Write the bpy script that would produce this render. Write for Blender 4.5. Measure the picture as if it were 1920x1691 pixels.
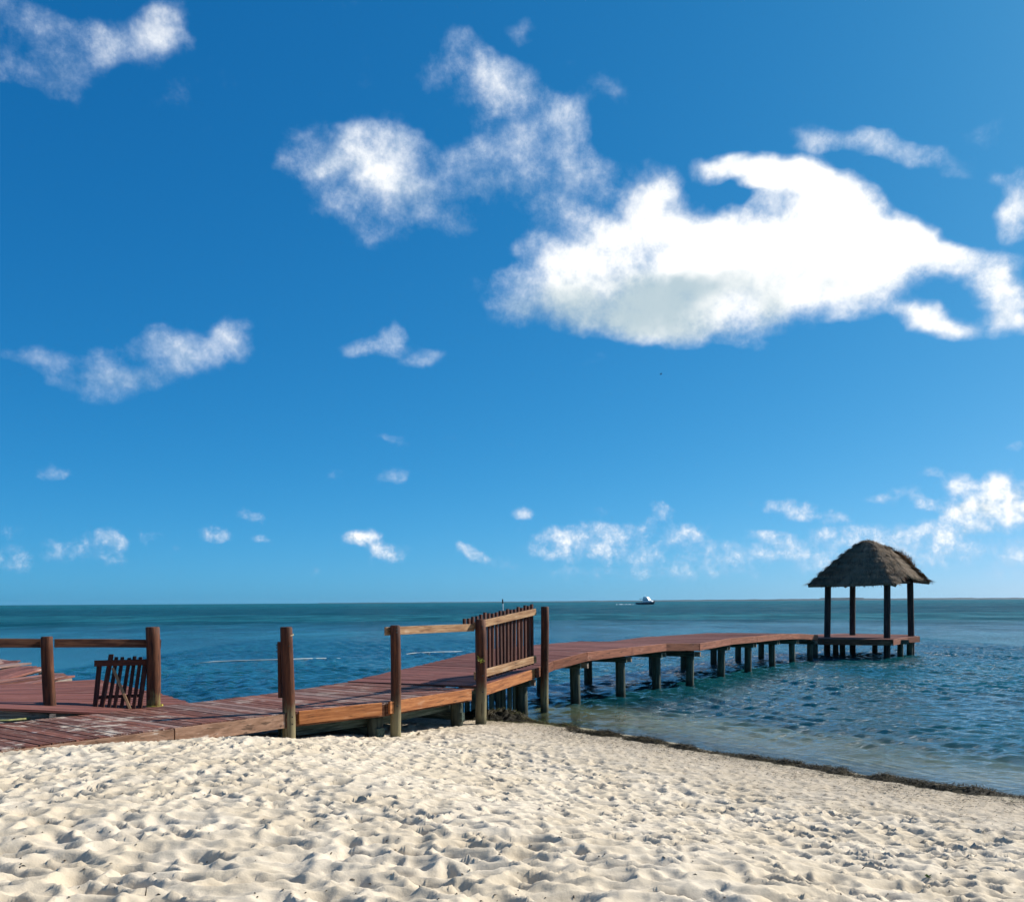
import bpy, math, random
import numpy as np
from mathutils import Vector, Matrix

R = math.radians
random.seed(7)
rng = np.random.default_rng(11)

# ------------------------------------------------------------------ clear
for o in list(bpy.data.objects):
    bpy.data.objects.remove(o)
scene = bpy.context.scene
col = scene.collection

# ------------------------------------------------------------------ camera
F = 1800.0            # focal length in photo pixels (1920 wide)
H = 2.35              # eye height above the water
def yh(px): return 1134.0 - 0.0058 * px          # horizon line of the photo
cam_d = bpy.data.cameras.new("camera")
cam = bpy.data.objects.new("camera", cam_d); col.objects.link(cam)
cam.location = (0, 0, H)
cam.rotation_euler = (R(90), math.atan(0.0058), 0)
cam_d.sensor_fit = 'HORIZONTAL'; cam_d.sensor_width = 36
cam_d.lens = 36 * F / 1920
cam_d.shift_y = (1128.4 - 845.5) / 1920
cam_d.clip_start = 0.1; cam_d.clip_end = 60000
scene.camera = cam

# ------------------------------------------------------------------ sun and exposure
SUN_AZ = math.atan2(0.89, 0.455)      # from +Y towards +X
SUN_EL = R(35)
sun_vec = Vector((math.sin(SUN_AZ) * math.cos(SUN_EL), math.cos(SUN_AZ) * math.cos(SUN_EL), math.sin(SUN_EL)))
sd = bpy.data.lights.new("sun", 'SUN'); sd.energy = 5.0; sd.angle = R(0.5); sd.color = (1.0, 0.95, 0.87)
sun = bpy.data.objects.new("sun", sd); col.objects.link(sun)
sun.rotation_euler = (-sun_vec).to_track_quat('-Z', 'Y').to_euler()
sun.location = (30, 20, 40)

vs = scene.view_settings
vs.view_transform = 'Standard'; vs.look = 'None'; vs.gamma = 1; vs.use_curve_mapping = False
vs.exposure = 0.45

cy = scene.cycles
cy.use_adaptive_sampling = True; cy.adaptive_threshold = .015; cy.adaptive_min_samples = 10
cy.max_bounces = 6; cy.diffuse_bounces = 3; cy.glossy_bounces = 3; cy.transmission_bounces = 2; cy.transparent_max_bounces = 6; cy.volume_bounces = 0
cy.caustics_reflective = False; cy.caustics_refractive = False
cy.use_denoising = True

# ------------------------------------------------------------------ node helper
class NT:
    def __init__(s, tree): s.t = tree; s.x = 0
    def add(s, typ, props=None, **ins):
        n = s.t.nodes.new(typ); n.location = (s.x, 0); s.x += 30
        for k, v in (props or {}).items(): setattr(n, k, v)
        for k, v in ins.items():
            key = int(k[1:]) if k[0] == 'i' and k[1:].isdigit() else k.replace('_', ' ')
            s.put(n.inputs[key], v)
        return n
    def put(s, sock, v):
        if isinstance(v, bpy.types.NodeSocket): s.t.links.new(v, sock)
        elif isinstance(v, bpy.types.Node): s.t.links.new(v.outputs[0], sock)
        else:
            if hasattr(sock.default_value, '__len__') and not hasattr(v, '__len__'): v = (v,) * len(sock.default_value)
            if hasattr(v, '__len__') and len(v) == 3 and len(sock.default_value) == 4: v = (*v, 1)
            sock.default_value = v
    def m(s, op, a, b=0.0, c=None, clamp=False):
        n = s.add('ShaderNodeMath', {'operation': op, 'use_clamp': clamp}); s.put(n.inputs[0], a); s.put(n.inputs[1], b)
        if c is not None: s.put(n.inputs[2], c)
        return n.outputs[0]
    def vm(s, op, a, b=(0, 0, 0), sc=None):
        n = s.add('ShaderNodeVectorMath', {'operation': op}); s.put(n.inputs[0], a); s.put(n.inputs[1], b)
        if sc is not None: s.put(n.inputs['Scale'], sc)
        return n.outputs['Value'] if op in ('LENGTH', 'DOT_PRODUCT', 'DISTANCE') else n.outputs[0]
    def mix(s, f, a, b, mode='MIX'):
        n = s.add('ShaderNodeMix', {'data_type': 'RGBA', 'blend_type': mode})
        s.put(n.inputs['Factor'], f); s.put(n.inputs[6], a); s.put(n.inputs[7], b)
        return n.outputs[2]
    def ss(s, v, a, b, lo=0.0, hi=1.0, smooth=True):
        n = s.add('ShaderNodeMapRange', {'interpolation_type': 'SMOOTHSTEP' if smooth else 'LINEAR', 'clamp': True})
        for k, x in zip(('Value', 'From Min', 'From Max', 'To Min', 'To Max'), (v, a, b, lo, hi)): s.put(n.inputs[k], x)
        return n.outputs[0]
    def noise(s, vec, scale, detail=2, rough=0.5, dist=0.0, color=False):
        n = s.add('ShaderNodeTexNoise'); s.put(n.inputs['Vector'], vec); s.put(n.inputs['Scale'], scale)
        n.inputs['Detail'].default_value = detail; n.inputs['Roughness'].default_value = rough; n.inputs['Distortion'].default_value = dist
        return n.outputs['Color'] if color else n.outputs['Fac']
    def sep(s, v):
        n = s.add('ShaderNodeSeparateXYZ'); s.put(n.inputs[0], v); return n.outputs
    def comb(s, x, y, z):
        n = s.add('ShaderNodeCombineXYZ'); s.put(n.inputs[0], x); s.put(n.inputs[1], y); s.put(n.inputs[2], z); return n.outputs[0]

# ------------------------------------------------------------------ world: sky with cumulus
def pixdir(px, py):
    return Vector(((px - 960) / F, 1.0, (yh(px) - py) / F)).normalized()
# cloud bodies: photo px, py, half width, half height, slope in degrees, thickness
BLOBS = [
 (50,45,110,60,0,.68),(170,60,120,55,-10,.66),(255,50,70,50,0,.58),(312,55,48,42,0,.85),(115,120,60,60,-30,.68),(110,165,50,28,-40,.66),(30,128,80,22,0,.66),(200,110,80,30,20,.36),
 (800,140,40,42,50,.75),(850,95,55,42,10,.90),(930,135,62,46,-15,1.10),(985,160,52,52,0,.85),(900,180,80,40,0,.45),
 (1050,225,48,44,0,1.05),(1075,280,44,60,-15,.98),(1095,335,40,50,-30,.72),(985,245,62,40,15,.85),(1010,300,80,70,0,.62),(920,270,55,35,0,.45),(960,370,90,60,0,.50),(1040,400,60,40,0,.42),
 (570,275,48,38,0,.55),(620,320,60,38,0,.75),(682,265,48,48,30,.95),(755,275,52,46,-20,.92),(740,330,75,45,-20,1.12),(800,360,60,50,-35,1.05),(815,415,70,34,-20,.92),(700,400,110,40,-10,.42),(720,445,90,24,-10,.38),(870,345,70,46,0,.85),(900,300,60,50,0,.6),(830,300,50,40,0,.55),
 (990,45,32,30,0,.52),(1135,165,66,26,8,.46),(440,372,38,28,0,.55),(500,400,36,16,-35,.5),(410,420,30,22,0,.3),(470,300,40,14,0,.22),
 (1370,325,80,32,-2,1.5),(1490,345,130,46,-5,1.7),(1590,385,120,60,-22,1.7),(1700,455,130,52,-25,1.7),(1800,490,70,28,-15,1.3),(1450,440,190,70,-5,1.8),(1620,470,150,70,-10,1.7),(1480,500,190,60,0,1.75),(1340,470,140,60,0,1.6),
 (1210,375,66,56,15,1.5),(1180,440,100,50,10,1.5),(1300,430,120,50,0,1.5),(1100,500,100,50,10,1.4),(1250,520,200,70,0,1.6),(1060,560,110,50,0,1.25),(1250,595,210,52,-4,1.45),(1420,560,180,66,0,1.5),(1550,545,140,60,5,1.4),(1640,530,70,36,5,1.1),
 (965,580,52,34,-20,.95),(965,525,46,28,10,.95),(1010,455,46,24,15,.8),(900,525,28,20,0,.42),(1100,405,60,40,10,.55),(1140,360,50,40,20,.5),
 (1380,373,40,11,-15,-1.5),
 (1760,600,88,32,-8,1.4),(1700,585,50,22,0,1.1),(1885,540,58,58,0,1.5),(1900,600,50,40,0,1.2),(1912,400,34,56,0,1.25),(1870,345,34,16,-10,.8),
 (1550,262,48,28,0,.85),(1620,262,60,26,0,.9),(1700,275,70,28,-10,.95),(1770,300,56,24,-40,.8),(1850,250,50,40,30,.45),(1800,330,60,34,0,.32),(1550,225,24,20,0,.32),
 (60,665,72,26,-5,.75),(120,690,70,34,-8,.72),(200,690,48,44,0,.95),(210,735,60,28,0,.66),(300,640,62,36,0,1.02),(345,665,48,40,0,1.15),(255,700,80,34,5,.85),(400,665,50,36,0,.66),(440,632,42,34,0,.80),(455,672,28,22,0,.66),
 (700,645,52,25,8,1.05),(738,640,24,30,0,.95),(795,668,36,20,15,.85),(770,680,30,14,0,.55),(808,595,16,7,0,.3),
 (92,882,36,20,-10,.58),(110,890,40,14,0,.4),(210,1008,34,17,-20,.85),(225,1022,18,10,0,.6),(408,1003,32,15,0,.85),(478,971,32,11,-10,.55),(492,1010,22,9,0,.72),(282,1003,16,13,0,.5),(316,995,10,8,0,.55),(326,1025,13,8,0,.6),(30,1045,50,26,0,.65),(20,1000,30,14,0,.34),(222,1053,14,10,0,.52),(150,1030,90,24,0,.55),
 (750,890,26,13,0,.72),(733,882,10,10,0,.6),(704,893,11,11,0,.6),(632,895,24,8,-5,.55),(735,828,40,8,-5,.42),(880,826,40,6,0,.36),(958,830,15,9,0,.62),(1035,826,12,9,0,.4),(240,892,40,8,0,.28),
 (668,1002,24,12,10,1.0),(690,1005,22,16,-10,1.2),(715,1030,30,15,-30,1.15),(738,1045,16,12,0,.8),(757,1035,9,18,0,.95),(880,1032,28,12,-25,1.1),(905,1045,20,10,-20,.85),(940,1058,30,12,0,.5),(590,1070,30,9,0,.3),(860,1000,12,8,0,.4),
 (980,962,22,13,0,.8),(1040,1005,30,18,0,1.05),(1062,1012,16,18,0,1.0),(1025,1040,40,14,-10,.62),(1100,1000,50,18,10,.68),(1170,1005,60,20,0,.78),(1225,985,40,18,0,.80),(1250,958,26,14,-20,.92),(1300,998,28,18,-20,1.1),(1270,1010,50,18,0,.8),(1150,1040,70,20,-10,.58),(1190,1060,50,14,-20,.6),(1300,1045,120,30,0,.72),(1125,957,22,7,0,.5),(1345,985,16,8,0,.5),
 (1460,950,34,15,5,1.05),(1495,958,34,16,-10,1.1),(1560,965,34,11,-10,.9),(1520,940,20,8,0,.5),(1420,1000,22,10,0,1.0),(1450,1005,30,11,-10,.95),(1410,1040,30,14,0,.5),(1655,940,34,10,0,.95),(1735,884,26,6,0,.8),(1755,888,16,8,0,.7),(1715,925,34,11,-20,.8),(1740,942,26,12,0,.85),(1390,945,16,9,0,.45),
 (1800,905,30,22,0,1.3),(1835,945,44,36,0,1.4),(1870,910,40,26,0,1.5),(1905,950,44,46,0,1.5),(1790,960,30,26,0,1.2),(1830,985,60,16,0,1.1),(1760,1000,40,22,0,1.15),(1740,985,20,14,0,1.0),(1680,995,50,20,0,.85),(1600,1000,60,22,0,.95),(1545,1000,40,18,0,.9),(1480,1030,160,26,0,.80),(1650,1030,200,30,0,.85),(1120,1020,130,34,0,.72),(1250,1075,260,18,0,.55),(1850,1030,110,26,0,.72),(1720,1050,110,20,0,.62),(1560,1050,120,24,0,.75),(1890,888,14,10,0,.7),(1850,875,10,9,0,.55),(1908,831,22,10,0,.95),(1900,1060,120,24,0,.6),
 (1065,680,70,10,3,.40),(1625,795,20,6,0,.36),(450,15,30,20,0,.34),(640,5,60,18,0,.25),(1300,5,60,14,0,.25),(1080,90,20,20,0,.25),
]
# shaded undersides, same layout
SHADES = [(1150,580,210,46,0,1.15),(1300,540,150,34,4,1.0),(1240,620,160,28,-3,.8),(1450,585,40,46,20,.7),(1420,620,120,22,0,.4),(1000,590,70,20,-10,.5),(1560,520,120,24,0,.3),(1430,395,80,18,0,.25),
          (770,400,90,40,-20,.3),(1020,360,80,60,0,.45),(880,400,110,50,0,.35),(640,340,60,26,0,.2),(160,705,100,26,0,.45),(280,710,90,26,10,.5),(900,185,60,26,0,.35),(1850,960,40,30,0,.35),(1850,1000,80,14,0,.4),(1870,590,50,22,0,.35),(1780,625,70,12,-6,.3)]
SKY_P = (1.49, .71, .52); SKY_A = (.55, .766, 1.0)
# The cloud bodies form one thickness map over bearing and height; it goes into the node tree as a sum of
# products of curves (its strongest singular vectors), so that the sky stays cheap to evaluate.
SKX0, SKX1, SKY0, SKY1, SKE = -300., 2220., -450., 1140., 1.7
def cloud_maps(n=256):
    u = np.linspace(0, 1, n); v = np.linspace(0, 1, n)
    X = SKX0 + u * (SKX1 - SKX0)
    Y = SKY1 - (v ** SKE) * (SKY1 - SKY0)                # finer steps towards the horizon
    gx, gy = np.meshgrid(X, Y, indexing='ij')
    def field(x, y, items, pw=2):
        f = np.zeros_like(x); neg = np.zeros_like(x)
        for px, py, rx, ry, rot, amp in items:
            a = R(rot); dx = x - px; dy = -(y - py); m = min(1.85, max(1.28, 1.98 - .36 * amp))
            e = ((dx * math.cos(a) + dy * math.sin(a)) / (rx * m)) ** 2 + ((-dx * math.sin(a) + dy * math.cos(a)) / (ry * m)) ** 2
            g = abs(amp) * (1.25 if amp > 1.18 else 1.0) * np.maximum(0, 1 - e) ** pw
            if amp > 0: f += g ** 2.5
            else: neg += g
        return f ** (1 / 2.5) - neg
    f0 = field(gx, gy, BLOBS)
    f1 = field(gx, gy, SHADES)
    return u, v, f0, f1
def build_world():
    w = bpy.data.worlds.new("World"); scene.world = w; w.use_nodes = True
    t = w.node_tree; t.nodes.clear()
    k = NT(t)
    d = k.vm('NORMALIZE', k.add('ShaderNodeTexCoord').outputs['Generated'])
    sx, sy, sz = k.sep(d)
    sky = k.add('ShaderNodeTexSky', {'sky_type': 'NISHITA', 'sun_disc': False, 'sun_elevation': SUN_EL, 'sun_rotation': SUN_AZ,
                                    'altitude': 0, 'air_density': .4, 'dust_density': 0.7, 'ozone_density': 1.0})
    k.put(sky.inputs['Vector'], k.comb(sx, sy, k.m('MAXIMUM', sz, 0.004)))
    base = k.vm('SCALE', sky.outputs[0], sc=.1)
    # one colour curve for the whole sky: the photograph's saturated rendering
    ex = 2 ** -vs.exposure
    base = k.comb(*[k.m('MULTIPLY', k.m('POWER', c, SKY_P[i]), SKY_A[i] * ex) for i, c in enumerate(k.sep(base))])
    zz = k.m('ADD', k.m('MAXIMUM', sz, 0.0), 0.55)
    p = k.vm('SCALE', d, sc=k.m('DIVIDE', 1.0, zz))
    wv = k.vm('SUBTRACT', k.noise(p, 11.0, 3, .55, color=True), (.5, .5, .5))
    dw = k.vm('ADD', d, k.vm('SCALE', wv, sc=k.m('MULTIPLY_ADD', zz, .130, -.064)))
    wx, wy, wz = k.sep(dw)
    yy = k.m('MAXIMUM', wy, 0.05)
    U = k.m('MULTIPLY_ADD', k.m('DIVIDE', wx, yy), F, 960.0)
    V = k.m('SUBTRACT', k.m('MULTIPLY_ADD', U, -.0058, 1134.0), k.m('MULTIPLY', k.m('DIVIDE', wz, yy), F))
    un = k.ss(U, SKX0, SKX1, -1.0, 1.0, smooth=False)
    vn = k.m('MULTIPLY_ADD', k.m('POWER', k.ss(V, SKY1, SKY0, 0.0, 1.0, smooth=False), 1 / SKE), 2.0, -1.0)
    U3 = k.comb(un, un, un); V3 = k.comb(vn, vn, vn)
    gu, gv, f0, f1 = cloud_maps()
    def curves(vec, cols):
        n = k.add('ShaderNodeVectorCurve'); k.put(n.inputs['Vector'], vec)
        mp = n.mapping; mp.use_clip = False
        g = np.linspace(-1, 1, cols.shape[0])
        for c in range(3):
            cv = mp.curves[c]
            idx = list(range(0, len(g), 2)) + ([len(g) - 1] if (len(g) - 1) % 2 else [])
            for q in idx[1:-1]: cv.points.new(float(g[q]), float(cols[q, c]))
            for pt, q in zip(cv.points, idx): pt.location = (float(g[q]), float(cols[q, c])); pt.handle_type = 'VECTOR'
        mp.update()
        return n.outputs[0]
    def fmap(f, rank):
        a, sv, b = np.linalg.svd(f)
        tot = None
        for j in range(0, rank, 3):
            A = a[:, j:j + 3] * np.sqrt(sv[j:j + 3]); B = (b[j:j + 3].T) * np.sqrt(sv[j:j + 3])
            ma = np.abs(A).max(0); mb = np.abs(B).max(0)
            dd = k.vm('DOT_PRODUCT', k.vm('MULTIPLY', curves(U3, A / ma), tuple(ma * mb)), curves(V3, B / mb))
            tot = dd if tot is None else k.m('ADD', tot, dd)
        return tot
    inside = k.m('GREATER_THAN', sy, .25)
    edge = k.m('MULTIPLY', inside, k.m('MULTIPLY', k.m('MULTIPLY', k.ss(U, SKX0 + 2, SKX0 + 60), k.ss(U, SKX1 - 2, SKX1 - 60)), k.ss(V, SKY0 + 2, SKY0 + 60)))
    # cumulus round the rest of the sky, as broken as in the part in view
    gen = k.m('MULTIPLY', k.ss(k.noise(p, 2.1, 3, .5), .50, .72), 1.6)
    tot = k.add('ShaderNodeMix', {'data_type': 'FLOAT'}); k.put(tot.inputs[0], edge); k.put(tot.inputs[2], gen); k.put(tot.inputs[3], fmap(f0, 27)); tot = tot.outputs[0]
    tot2 = k.add('ShaderNodeMix', {'data_type': 'FLOAT'}); k.put(tot2.inputs[0], edge); k.put(tot2.inputs[2], k.m('MULTIPLY', gen, .8)); k.put(tot2.inputs[3], fmap(f1, 9)); tot2 = tot2.outputs[0]
    hi = k.ss(sz, .06, .26)
    FB = k.add('ShaderNodeMix', {'data_type': 'FLOAT'}); k.put(FB.inputs[0], hi); k.put(FB.inputs[2], k.noise(d, 46.0, 5, .68)); k.put(FB.inputs[3], k.noise(d, 12.0, 9, .70)); FB = FB.outputs[0]
    FBL = k.add('ShaderNodeMix', {'data_type': 'FLOAT'}); k.put(FBL.inputs[0], hi); k.put(FBL.inputs[2], k.noise(k.vm('ADD', d, tuple(sun_vec * .008)), 46.0, 2, .6)); k.put(FBL.inputs[3], k.noise(k.vm('ADD', d, tuple(sun_vec * .03)), 11.5, 4, .6)); FBL = FBL.outputs[0]
    FB2 = k.noise(d, 6.5, 2, .5)
    t1 = k.m('MULTIPLY', k.m('SUBTRACT', FB, .5), k.m('MULTIPLY_ADD', hi, .5, 3.6))
    t2 = k.m('MULTIPLY', k.m('SUBTRACT', FB2, .5), .9)
    raw = k.m('ADD', k.m('MULTIPLY_ADD', tot, 1.25, t1), k.m('SUBTRACT', t2, .16))
    raw = k.m('SUBTRACT', raw, k.ss(tot, 0.0, .50, .58, 0.0))
    alpha = k.m('MULTIPLY', k.ss(raw, -.12, 2.15), k.ss(sz, 0.0, .05, .60, 1.0))
    relief = k.m('MULTIPLY', k.m('SUBTRACT', FBL, FB), 1.9)
    shade = k.m('MULTIPLY', k.ss(k.m('ADD', tot2, k.m('MULTIPLY', k.m('ADD', relief, t2), .60)), .03, 1.05), .85)
    thin = k.ss(k.m('SUBTRACT', raw, k.m('MULTIPLY', relief, .5)), .10, 2.15)
    lum = k.mix(thin, (.36, .48, .66), (.84, .84, .825))
    lum = k.mix(k.ss(k.m('ADD', relief, k.m('MULTIPLY', t2, .4)), .0, .65, 0, .75), lum, (.47, .56, .64))
    ccol = k.mix(shade, lum, (.30, .41, .47))
    out = k.mix(alpha, base, ccol)
    bgn = k.add('ShaderNodeBackground', Color=out, Strength=1.0)
    wo = k.add('ShaderNodeOutputWorld'); k.put(wo.inputs[0], bgn)
    w.cycles.sampling_method = 'MANUAL'; w.cycles.sample_map_resolution = 512
build_world()

# ------------------------------------------------------------------ helpers
def P(px, py, D):
    """photo pixel at distance D (metres in front of the camera) -> world point"""
    return Vector(((px - 960) * D / F, D, H - (py - yh(px)) * D / F))

def tag(o, label=None, cat=None, group=None, kind=None):
    if label: o['label'] = label
    if cat: o['category'] = cat
    if group: o['group'] = group
    if kind: o['kind'] = kind
    return o
def link(o, parent=None):
    col.objects.link(o)
    if parent is not None: o.parent = parent
    return o
def empty(name, loc=(0, 0, 0), **kw):
    o = bpy.data.objects.new(name, None); o.empty_display_size = .2
    o.location = loc; link(o); bpy.context.view_layer.update()
    return tag(o, **kw)
def mesh(name, v, f, mat, parent=None, smooth=False, world=True):
    """one mesh object; world=True: v is in world space and the parent's location is taken off"""
    me = bpy.data.meshes.new(name)
    v = [Vector(q) for q in v]
    if parent is not None and world:
        off = Vector(parent.location)
        if parent.parent is not None: off = off + Vector(parent.parent.location)
        v = [q - off for q in v]
    me.from_pydata([tuple(q) for q in v], [], f); me.update()
    if smooth:
        for p_ in me.polygons: p_.use_smooth = True
    me.materials.append(mat)
    return link(bpy.data.objects.new(name, me), parent)
def np_mesh(name, verts, quads, mat, smooth=True, attrs=None, tris=None):
    me = bpy.data.meshes.new(name)
    me.vertices.add(len(verts)); me.vertices.foreach_set('co', np.asarray(verts, np.float32).ravel())
    nq = 0 if quads is None else len(quads); nt = 0 if tris is None else len(tris)
    idx = []
    if nq: idx.append(np.asarray(quads, np.int32).ravel())
    if nt: idx.append(np.asarray(tris, np.int32).ravel())
    idx = np.concatenate(idx)
    me.loops.add(len(idx)); me.loops.foreach_set('vertex_index', idx)
    me.polygons.add(nq + nt)
    st = np.concatenate([np.arange(nq) * 4, nq * 4 + np.arange(nt) * 3]).astype(np.int32)
    me.polygons.foreach_set('loop_start', st)
    me.polygons.foreach_set('use_smooth', np.full(nq + nt, smooth))
    me.update(calc_edges=True); me.validate()
    for n_, a in (attrs or {}).items():
        at = me.attributes.new(n_, 'FLOAT', 'POINT'); at.data.foreach_set('value', np.asarray(a, np.float32).ravel())
    me.materials.append(mat)
    return bpy.data.objects.new(name, me)

def bar_data(w, h, L, ch=.006, bow=0.0, seg=1, ends=True):
    """chamfered bar along local X from 0 to L, width w (Y), height h (Z, top at 0)"""
    a, b = w / 2, h
    prof = [(-a + ch, 0), (a - ch, 0), (a, -ch), (a, -b + ch), (a - ch, -b), (-a + ch, -b), (-a, -b + ch), (-a, -ch)]
    v, f = [], []
    for i in range(seg + 1):
        t = i / seg
        for (y, z) in prof: v.append((L * t, y, z + bow * math.sin(t * math.pi)))
    for i in range(seg):
        for j in range(8):
            j2 = (j + 1) % 8
            f.append((i * 8 + j, i * 8 + j2, i * 8 + 8 + j2, i * 8 + 8 + j))
    if ends:
        f.append(tuple(range(8))); f.append(tuple(seg * 8 + j for j in reversed(range(8))))
    return v, f
def frame_of(p0, p1, up=Vector((0, 0, 1))):
    x = (p1 - p0); L = x.length; x = x / L
    y = up.cross(x).normalized(); z = x.cross(y).normalized()
    return Matrix((x, y, z)).transposed().to_4x4(), L
def bar(name, p0, p1, w, h, mat, parent=None, up=Vector((0, 0, 1)), ch=.006, bow=0.0, seg=1, mid=False):
    """bar between two world points; they run along the middle of its top face (mid: along its axis)"""
    p0, p1 = Vector(p0), Vector(p1)
    M, L = frame_of(p0, p1, up)
    v, f = bar_data(w, h, L, ch, bow, seg)
    if mid: v = [(a, b, c + h / 2) for a, b, c in v]
    me = bpy.data.meshes.new(name); me.from_pydata(v, [], f); me.update(); me.materials.append(mat)
    o = link(bpy.data.objects.new(name, me), parent)
    loc = p0.copy()
    if parent is not None:
        loc -= Vector(parent.location)
        if parent.parent is not None: loc -= Vector(parent.parent.location)
    o.matrix_basis = Matrix.Translation(loc) @ M
    return o
def log(name, p0, p1, r0, r1, mat, parent=None, n=14, seed=0, dome=.012, lump=.022):
    """round timber from p0 (base) to p1 (top) with slight irregularity and a bevelled top; origin at p0"""
    rr = random.Random(seed)
    p0, p1 = Vector(p0), Vector(p1); ax = p1 - p0; L = ax.length
    M, _ = frame_of(p0, p1, Vector((0, 1, 0)))      # x along the log
    ph = [rr.uniform(0, 6.28) for _ in range(4)]
    rings = [0, .12, .3, .5, .7, .86, 1 - dome / L, 1.0]
    v, f = [], []
    for i, t in enumerate(rings):
        r = r0 + (r1 - r0) * t
        if i == len(rings) - 1: r *= .86
        for j in range(n):
            a = j / n * 2 * math.pi
            q = r * (1 + lump * math.sin(2 * a + ph[0] + t * 2) + lump * .7 * math.sin(3 * a + ph[1] - 3 * t))
            v.append(Vector((t * L, math.cos(a) * q + .013 * math.sin(ph[2] + 4 * t) * min(1, L), math.sin(a) * q + .012 * math.sin(ph[3] + 3.1 * t) * min(1, L))))
    for i in range(len(rings) - 1):
        for j in range(n):
            j2 = (j + 1) % n
            f.append((i * n + j, i * n + j2, (i + 1) * n + j2, (i + 1) * n + j))
    f.append(tuple(reversed(range(n)))); f.append(tuple((len(rings) - 1) * n + j for j in range(n)))
    M3 = M.to_3x3()
    me = bpy.data.meshes.new(name); me.from_pydata([tuple(M3 @ q) for q in v], [], f); me.update(); me.materials.append(mat)
    for p_ in me.polygons[:-2]: p_.use_smooth = True
    o = link(bpy.data.objects.new(name, me), parent)
    loc = p0.copy()
    if parent is not None:
        loc -= Vector(parent.location)
        if parent.parent is not None: loc -= Vector(parent.parent.location)
    o.location = loc
    return o

# ------------------------------------------------------------------ materials
def material(name):
    m = bpy.data.materials.new(name); m.use_nodes = True
    t = m.node_tree; t.nodes.clear()
    k = NT(t)
    out = k.add('ShaderNodeOutputMaterial')
    return m, k, out
def wood(name, dark, light, weather=(.42, .38, .33), wear=.35, grain=(1.5, 26, 26), rough=.75, zgrad=None, spec=.25, shift=.25, worldz=None, sandy=False):
    """painted or stained timber: streaky grain along local X, per-piece tint, worn patches; zgrad = (z0, z1, colour) unstained lower part"""
    m, k, out = material(name)
    tc = k.add('ShaderNodeTexCoord'); oi = k.add('ShaderNodeObjectInfo')
    rnd = oi.outputs['Random']
    vec = k.vm('ADD', tc.outputs['Object'], k.comb(k.m('MULTIPLY', rnd, 37.0), k.m('MULTIPLY', rnd, 91.0), 0.0))
    gv = k.vm('MULTIPLY', vec, grain)
    g = k.noise(gv, 1.0, 5, .6, .4)
    g2 = k.noise(vec, 3.2, 4, .6)
    c = k.mix(k.ss(g, .3, .7), dark, light)
    tint = k.m('MULTIPLY_ADD', k.m('FRACT', k.m('MULTIPLY', rnd, 7.31)), shift * 2, 1 - shift)
    c = k.mix(1.0, c, k.comb(tint, tint, tint), 'MULTIPLY')
    if shift > .25:
        gy_ = k.m('MULTIPLY', k.ss(k.m('FRACT', k.m('MULTIPLY', rnd, 13.7)), .55, 1.0), .55)
        c = k.mix(gy_, c, tuple(.45 * q + .3 * e for q, e in zip(weather, light)))
    worn = k.m('MULTIPLY', k.ss(k.m('ADD', k.m('MULTIPLY', g, .5), k.m('MULTIPLY', g2, .6)), .60, .78), wear)
    c = k.mix(worn, c, weather)
    if zgrad:
        z0, z1, cc = zgrad
        z = k.sep(tc.outputs['Object'])[2] if worldz is None else k.sep(k.add('ShaderNodeNewGeometry').outputs['Position'])[2]
        z = k.m('ADD', z, k.m('MULTIPLY', k.m('SUBTRACT', k.m('MULTIPLY_ADD', g, .6, k.m('MULTIPLY', g2, .6)), .6), 1.0))
        c = k.mix(k.ss(z, z0, z1, 1.0, 0.0), c, k.mix(k.ss(g, .3, .7), tuple(q * .7 for q in cc), cc))
    crack = k.ss(k.noise(k.vm('MULTIPLY', gv, (1.6, 1.6, 1.6)), 1.0, 2, .5, .6), .60, .68)
    c = k.mix(k.m('MULTIPLY', crack, .6), c, (.02, .012, .008))
    if sandy:
        pz = k.add('ShaderNodeNewGeometry').outputs['Position']
        sm = k.m('MULTIPLY', k.ss(k.noise(k.vm('MULTIPLY', pz, (1.0, 1.0, 1.0)), 2.2, 6, .72), .53, .66), k.ss(k.sep(pz)[1], 10.5, 17.0, .95, .25))
        c = k.mix(sm, c, (.60, .52, .42))
    pos = k.add('ShaderNodeNewGeometry').outputs['Position']
    # what the sea keeps wet is dark with algae
    wet = k.ss(k.m('ADD', k.sep(pos)[2], k.m('MULTIPLY', k.m('SUBTRACT', g2, .5), .16)), .04, .26, 1.0, 0.0)
    c = k.mix(k.m('MULTIPLY', wet, .85 if zgrad or 'pile' in name else 0.0), c, (.018, .022, .014))
    b = k.add('ShaderNodeBump', Strength=.45, Distance=.006); k.put(b.inputs['Height'], k.m('ADD', g, k.m('MULTIPLY', k.noise(gv, 4.0, 3, .6), .5)))
    s = k.add('ShaderNodeBsdfPrincipled'); k.put(s.inputs['Base Color'], c); k.put(s.inputs['Roughness'], rough); k.put(s.inputs['Normal'], b.outputs[0])
    s.inputs['Specular IOR Level'].default_value = spec
    k.put(out.inputs[0], s.outputs[0])
    return m
def plain(name, c, rough=.6, metal=0.0, var=.15, scale=8.0, bump=0.0):
    m, k, out = material(name)
    tc = k.add('ShaderNodeTexCoord')
    n = k.noise(tc.outputs['Object'], scale, 4, .6)
    cc = k.mix(k.ss(n, .3, .7), tuple(q * (1 - var) for q in c), tuple(min(1, q * (1 + var)) for q in c))
    s = k.add('ShaderNodeBsdfPrincipled'); k.put(s.inputs['Base Color'], cc); k.put(s.inputs['Roughness'], rough); k.put(s.inputs['Metallic'], metal)
    if bump:
        b = k.add('ShaderNodeBump', Strength=bump, Distance=.01); k.put(b.inputs['Height'], n); k.put(s.inputs['Normal'], b.outputs[0])
    k.put(out.inputs[0], s.outputs[0])
    return m
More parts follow.
